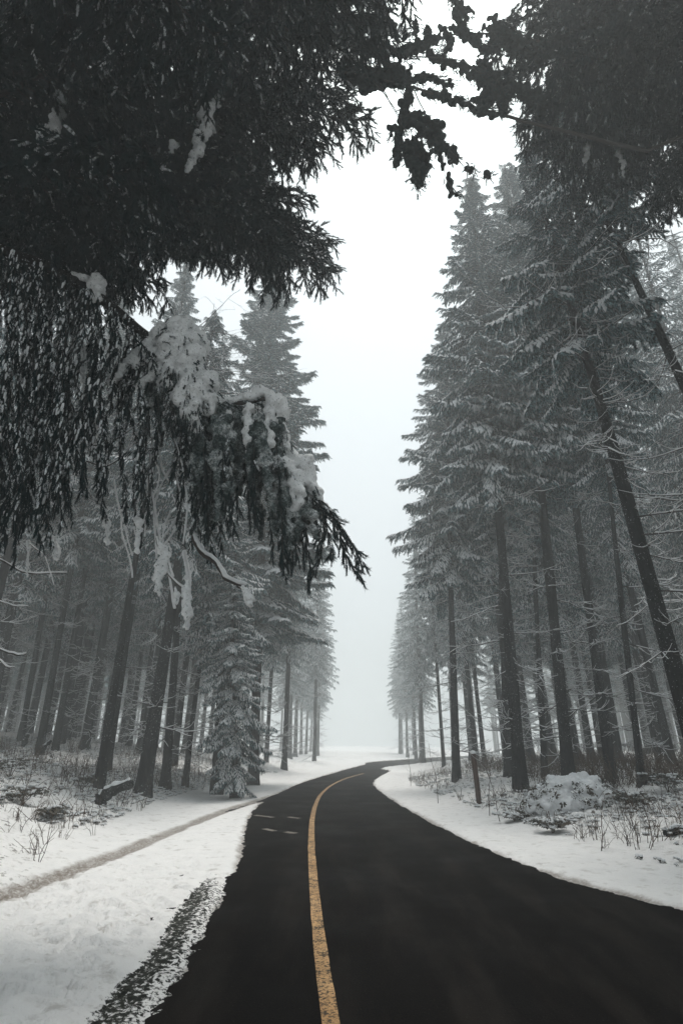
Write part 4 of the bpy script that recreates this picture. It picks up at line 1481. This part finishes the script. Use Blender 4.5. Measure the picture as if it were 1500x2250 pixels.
# ------------------------------------------------------------------ bare larch behind the bough
r = np.random.default_rng(95)
bt_base = place_tree_base(215, 15.5)
bt = thing('bare_larch', 'leafless tree with fine frosted twigs behind the drooping bough', 'bare tree', bt_base)
g, _ = trunk_geo(15, 0.13, 96); obj('trunk', g.mesh('trunk', [M_bark]), bt)
for i in range(24):
    g = Geo()
    h = 10.0 + 5.5 * r.random()
    a = r.normal(0.1, .5)
    P = [np.array([0, 0, h])]; dd = np.array([math.cos(a), math.sin(a), 0.25]); L = r.uniform(2.0, 4.2)
    for k in range(9):
        dd = dd + r.normal(0, .06, 3) + [0, 0, -.05]; dd /= np.linalg.norm(dd); P.append(P[-1] + dd * L / 9)
    P = np.array(P); tube(g, P, np.linspace(.018, .006, 10), 4, 0, True)
    for k in range(2, 10):
        for sd in (-1, 1):
            e = dd * .6 + np.array([r.normal(0, .4), sd * .4, r.normal(-.2, .4)]); e /= np.linalg.norm(e)
            q = P[k]; ll = r.uniform(.3, .9); S = [q]
            for j in range(4):
                e = e + r.normal(0, .12, 3); e /= np.linalg.norm(e); S.append(S[-1] + e * ll / 4)
                f_ = e + r.normal(0, .6, 3); f_ /= np.linalg.norm(f_)
                tube(g, np.array([S[-1], S[-1] + f_ * ll * .2]), [.005, .003], 3, 1, False, cap=False)
            tube(g, np.array(S), np.linspace(.007, .004, 5), 3, 1 if r.random() < .5 else 0, False, cap=False)
    obj('branch', g.mesh('branch', [M_twig, M_snow]), bt)

# snow tuft on the bank tree
r = np.random.default_rng(97)
tp = [o_ for o_ in bpy.data.objects if o_.get('label', '').endswith('snow tuft above')][0]
for k in range(12):
    b = obj('bough', FAR_BOUGH_ME[int(r.integers(0, 6))], tp)
    a = r.random() * 6.28
    b.matrix_local = np_to_mx(mat4(frame([math.cos(a), math.sin(a), -.1]), [0, 0, 6.0 + 2.2 * r.random()], 0.26 + .16 * r.random()))

# ------------------------------------------------------------------ verge objects
def tz(x, y):
    return float(terrain(np.array(float(x)), np.array(float(y))))


# marker post
pb = place_tree_base(1053, 15.8); pb[2] = tz(pb[0], pb[1]) - 0.02
post = thing('marker_post', 'short reddish brown wooden post with a cap of snow on the right verge', 'post', pb)
m, n, p = new_mat('weathered_wood'); M_wood = m
co = coords(n); mp = n.nodes.new('ShaderNodeMapping'); mp.inputs['Scale'].default_value = (1, 1, .12); n.links.new(co, mp.inputs['Vector'])
c = noise(n, mp.outputs[0], 60, 5, .7)
n.links.new(ramp(n, c, [(.3, (.022, .011, .007)), (.7, (.085, .042, .028))]).outputs[0], p.inputs['Base Color'])
p.inputs['Roughness'].default_value = .85; bump(n, p, c, .6, .01)
g = Geo()
tube(g, [[0, 0, -.1], [0, 0, 0], [-.012, 0, .4], [-.03, 0, .8], [-.05, 0, 1.18], [-.052, 0, 1.20]], [.075, .072, .07, .069, .068, .055], 10, 0, True)
obj('shaft', g.mesh('shaft', [M_wood]), post)
g = Geo(); v, f = blob_tpl(12, 8, 4, .08)
g.add(v * [.078, .078, .05] + [-.053, 0, 1.225], f, 0, True)
obj('snow_cap', g.mesh('snow_cap', [M_snow]), post)

# fallen log / root plate at the left bank and a snag beside it, log at the right edge
for (lab, pts, Yd, rads) in (('dark mossy fallen log curving down the left bank below the thickest trunk', [(208, 1782), (222, 1757), (250, 1737), (292, 1722)], 13.6, [.10, .14, .13, .07]),
                             ('short dark snag poking out of the snow on top of the left bank', [(88, 1652), (97, 1643), (113, 1628)], 20.5, [.10, .09, .04]),
                             ('dark log end lying in the snow at the right edge', [(1462, 1850), (1485, 1842), (1530, 1832)], 9.6, [.045, .06, .06]),
                             ('small dark stump in the snow left of the bank top snag', [(50, 1640), (56, 1628), (62, 1614)], 21.0, [.09, .08, .05])):
    P = path3([(a, b, Yd) for a, b in pts], 5)
    for q in P:
        q[2] = max(q[2], tz(q[0], q[1]) + 0.02) if lab.startswith(('short', 'small')) is False else q[2]
    lo = thing('fallen_log', lab, 'log', P[0])
    g = Geo(); rr = np.interp(np.linspace(0, 1, len(P)), np.linspace(0, 1, len(rads)), rads) * (1 + .15 * r.normal(size=len(P)))
    tube(g, P - P[0], rr, 9, 0, True); obj('trunk', g.mesh('trunk', [M_bark]), lo)
    g = Geo()
    tube(g, P[1:-1] - P[0] + [0, 0, .03] + np.stack([0 * rr[1:-1], 0 * rr[1:-1], rr[1:-1] * .72], 1), rr[1:-1] * .45 * (1 + .3 * r.normal(size=len(P) - 2)), 7, 0, True)
    obj('snow_cover', g.mesh('snow_cover', [M_snow]), lo)

# leaf and grass building blocks
m, n, p = new_mat('bramble_leaf'); M_leaf = m
c = noise(n, coords(n), 2.0, 3)
n.links.new(ramp(n, c, [(.35, (.016, .022, .014)), (.6, (.045, .035, .020)), (.75, (.09, .05, .028))]).outputs[0], p.inputs['Base Color'])
p.inputs['Roughness'].default_value = .7
m, n, p = new_mat('dry_grass'); M_grass = m
c = noise(n, coords(n), 1.2, 3)
n.links.new(ramp(n, c, [(.35, (.035, .022, .014)), (.7, (.10, .062, .036))]).outputs[0], p.inputs['Base Color'])
p.inputs['Roughness'].default_value = .9


def leaf_tuft(seed, nl=7, snow=True):
    r = np.random.default_rng(seed); g = Geo()
    for k in range(nl):
        a = r.random() * 6.28; d = np.array([math.cos(a), math.sin(a), .25 + .5 * r.random()]); d /= np.linalg.norm(d)
        L = .05 + .08 * r.random(); w = np.cross(d, [0, 0, 1]); w /= np.linalg.norm(w); w = w * L * .24
        c0 = d * .03 * r.random()
        tip = c0 + d * L + [0, 0, -.45 * L]
        mid_ = c0 + d * L * .5
        g.add([c0, mid_ + w, tip, mid_ - w, mid_ + [0, 0, .012]], [(0, 1, 4), (1, 2, 4), (2, 3, 4), (3, 0, 4)], 0)
        if snow and r.random() < .8:
            v, f = blob6
            g.add(v * [L * .26, L * .30, .018] + mid_ + [0, 0, .016], f, 1, True)
    return g.arrays()


def stem_tpl(seed):
    r = np.random.default_rng(seed); g = Geo()
    for k in range(3):
        P = [np.array([r.normal(0, .03), r.normal(0, .03), -.02])]; d = np.array([r.normal(0, .25), r.normal(0, .25), 1.0]); H = .14 + .26 * r.random()
        for j in range(4):
            d = d + r.normal(0, .22, 3) * [1, 1, .3]; d /= np.linalg.norm(d); P.append(P[-1] + d * H / 4)
            if r.random() < .6:
                e = d + r.normal(0, .8, 3); e /= np.linalg.norm(e)
                tube(g, np.array([P[-1], P[-1] + e * .10 * r.random()]), [.003, .0015], 3, 0, False, cap=False)
        tube(g, np.array(P), np.linspace(.0045, .002, 5), 3, 0, False, cap=False)
    return g.arrays()


LT = [leaf_tuft(i) for i in range(6)]; STM = [stem_tpl(i) for i in range(6)]
TU, ST_ = {}, {}


def scatter(nn_, side, dmin, dmax, y0, y1, store, ntpl, sc, thr, pw=1.0, sd=5):
    for _ in range(nn_):
        y = y0 + (y1 - y0) * rnd.random() ** pw
        d = dmin + (dmax - dmin) * rnd.random()
        x = (np.interp(y, YS, XL) - d / max(.2, np.interp(y, YS, SL))) if side < 0 else (np.interp(y, YS, XR) + d / max(.2, np.interp(y, YS, SR)))
        if abs(x) > y * .80 + 1:
            continue
        if float(fbm(np.array(x * .7), np.array(y * .7), 3, sd)) < thr + .12 * rnd.random():
            continue
        a = rnd.random() * 6.28; s = sc * (.6 + .8 * rnd.random())
        M = np.eye(4); c_, s_ = math.cos(a), math.sin(a)
        M[:3, :3] = np.array([[c_, -s_, 0], [s_, c_, 0], [0, 0, 1]]) * s
        M[:3, 3] = (x, y, tz(x, y) + .01)
        store.setdefault(rnd.randrange(ntpl), []).append(M)


scatter(8000, -1, 2.6, 14, 10.5, 34, TU, 6, .62, .36, 1.3)
scatter(7000, 1, 1.6, 11, 7.5, 30, TU, 6, .62, .36, 1.3)
scatter(500, -1, 2.5, 6, 8, 26, ST_, 6, 1.0, .45, 1.2, 6)
scatter(1500, 1, 1.6, 8, 7, 30, ST_, 6, 1.0, .40, 1.2, 6)
scatter(1400, 1, 4.5, 12, 15, 34, ST_, 6, 1.9, .38, 1.2, 7)
scatter(900, -1, 3.0, 12, 16, 34, ST_, 6, 1.5, .40, 1.2, 7)
g = Geo()
for k, ms in TU.items():
    g.stamp(LT[k], ms)
obj('bramble_undergrowth', g.mesh('bramble_undergrowth', [M_leaf, M_snow]), kind='stuff', label='low brambles and leaves poking through the snow')
g = Geo()
for k, ms in ST_.items():
    g.stamp(STM[k], ms)
obj('dry_grass', g.mesh('dry_grass', [M_grass]), kind='stuff', label='dry brown grass stems standing in the snow')

# the snow covered bramble mound on the right
mb = place_tree_base(1262, 13.2); mb[2] = tz(mb[0], mb[1]) - .05
mound = thing('bramble_mound', 'big rounded bramble mound under snow in front of the thick right hand spruces', 'bush', mb)
r = np.random.default_rng(99)
g = Geo(); V = []
for k in range(190):
    th = r.random() * 2 * math.pi; q = math.sqrt(r.random()); 
    hz = .60 * (1 - q ** 2) ** .8
    rr = r.uniform(.07, .16) * (1.15 - .5 * q)
    c0 = np.array([math.cos(th) * q * 1.05 + .12 * (1 - q), math.sin(th) * q * .8, hz * (0.8 + .35 * r.random()) - .02])
    V.append(c0 + [0, 0, rr * .4])
    tpl = (BL1, BL2, BL3)[k % 3]
    g.add(tpl[0] * rr * [1.1, 1.1, .7] + c0, tpl[1], 0, True)
g.add(BL1[0] * [1.0, .75, .5] + [0, 0, 0], BL1[1], 0, True)
mass('snow_cover', g, np.zeros(3), mound, M_snow, 0.03, 0.09, 0.07)
g = Geo()
V = np.array(V)
front = [q for q in V if q[1] < .1 and q[2] < .5]
for k in range(6):
    ms = []
    for _ in range(46):
        q = (front if r.random() < .75 else V)[int(r.integers(0, len(front)))]
        nrm = np.array([q[0], q[1], .25 + q[2]]); nrm /= np.linalg.norm(nrm)
        ms.append(mat4(frame(np.cross(nrm, [r.normal(), r.normal(), .1]), up=nrm), q * [1, 1, .9] + nrm * .05 + r.normal(0, .05, 3) * [1, .4, 1], .45 + .45 * r.random()))
    g.stamp(leaf_tuft(60 + k, 7, k % 3 == 0), ms)
obj('bramble_leaves', g.mesh('bramble_leaves', [M_leaf, M_snow]), mound, kind='stuff')

# saplings
for (px, Yd, h, lab) in ((962, 17.0, 1.6, 'tiny leafless sapling at the inner bend of the right verge'), (902, 24.0, 1.8, 'misty leafless sapling farthest along the right verge'),
                         (1075, 14.0, 1.3, 'thin leafless stem in front of the wooden marker post'), (1098, 13.0, 1.2, 'thin leafless stem right of the wooden marker post'),
                         (265, 14.0, 1.1, 'thin leafless sapling beside the fallen log on the left bank'), (45, 11.5, .9, 'leafless weed at the left edge of the snowy bank'),
                         (1320, 9.5, .8, 'brown leafless bramble in the snow below the mound')):
    b0 = place_tree_base(px, Yd); b0[2] = tz(b0[0], b0[1]) - .02
    g = Geo()
    P = [np.zeros(3)]; d = np.array([r.normal(0, .1), 0, 1.0])
    for k in range(7):
        d = d + r.normal(0, .12, 3) * [1, 1, .2]; d /= np.linalg.norm(d); P.append(P[-1] + d * h / 7)
        for q in range(2):
            if k > 0:
                e = d * .7 + r.normal(0, .7, 3); e /= np.linalg.norm(e); ll = h * .25 * r.random() + .05
                tube(g, np.array([P[-1], P[-1] + e * ll * .5, P[-1] + e * ll + [0, 0, .04]]), [.004, .003, .002], 3, int(r.random() < .35), False, cap=False)
    tube(g, np.array(P), np.linspace(.009, .003, 8), 4, 0, False)
    s = obj('sapling', g.mesh('sapling', [M_grass, M_snow]), label=lab, category='sapling')
    s.location = b0
# %%P2END%%

# ------------------------------------------------------------------ the fog
m = bpy.data.materials.new('fog'); m.use_nodes = True
n = m.node_tree; n.nodes.clear()
o_ = n.nodes.new('ShaderNodeOutputMaterial'); pv = n.nodes.new('ShaderNodeVolumePrincipled')
pv.inputs['Color'].default_value = (0.92, 0.962, 0.972, 1)
pv.inputs['Density'].default_value = 0.0085
pv.inputs['Anisotropy'].default_value = 0.3
n.links.new(pv.outputs[0], o_.inputs['Volume'])
g = Geo()
x0, x1, y0, y1, z0, z1 = -420, 420, -420, 420, -1.5, 31.5
V = [(x, y, z) for z in (z0, z1) for y in (y0, y1) for x in (x0, x1)]
F = [(0, 2, 3), (0, 3, 1), (4, 5, 7), (4, 7, 6), (0, 1, 5), (0, 5, 4), (2, 6, 7), (2, 7, 3), (0, 4, 6), (0, 6, 2), (1, 3, 7), (1, 7, 5)]
g.add(V, F)
obj('haze', g.mesh('haze', [m]), kind='stuff')


def bramble(px, Yd, size, label, seed):
    r = np.random.default_rng(seed)
    b0 = place_tree_base(px, Yd); b0[2] = tz(b0[0], b0[1]) - .02
    root = thing('bramble_bush', label, 'bush', b0, 'brambles poking out of the snow')
    g = Geo()
    for k in range(9):
        a = r.random() * 6.28; P = []
        h = size * (.5 + .6 * r.random()); w = size * (.4 + .9 * r.random())
        for t in np.linspace(0, 1, 7):
            P.append([math.cos(a) * w * t, math.sin(a) * w * t, h * math.sin(t * 2.6)])
        P = np.array(P) + r.normal(0, .01, (7, 3))
        tube(g, P, np.linspace(.006, .003, 7), 4, 0, False)
    obj('stems', g.mesh('stems', [M_grass]), root, kind='stuff')
    g = Geo()
    for k in range(3):
        tpl = leaf_tuft(int(r.integers(0, 999)), 8, k == 0)
        g.stamp(tpl, [mat4(frame([r.normal(), r.normal(), .2 * r.random()]), np.array([r.normal(0, .36), r.normal(0, .3), .25 + .3 * r.random()]) * size, .7 + .5 * r.random()) for _ in range(22)])
    obj('leaves', g.mesh('leaves', [M_leaf, M_snow]), root, kind='stuff')


for px_, y_, sz_, lab_ in ((48, 11.8, .55, 'arching dark bramble nearest the left edge in the snowy bank'), (20, 15.5, .8, 'large dark bramble clump higher up the bank at the left edge'),
                           (185, 15.5, .45, 'small dark bramble left of the fallen log'), (112, 11.0, .3, 'little dark leafy sprig low on the bank in smooth snow'),
                           (1215, 11.2, .35, 'small dark bramble in the snow below the big mound'), (1398, 12.0, .6, 'brown bramble tangle between the mound and the right edge'),
                           (1130, 12.8, .3, 'low dark leafy bramble at the edge of the right verge'), (1470, 14.0, .7, 'dark bramble tangle under the trees at the right edge')):
    bramble(px_, y_, sz_, lab_, px_)
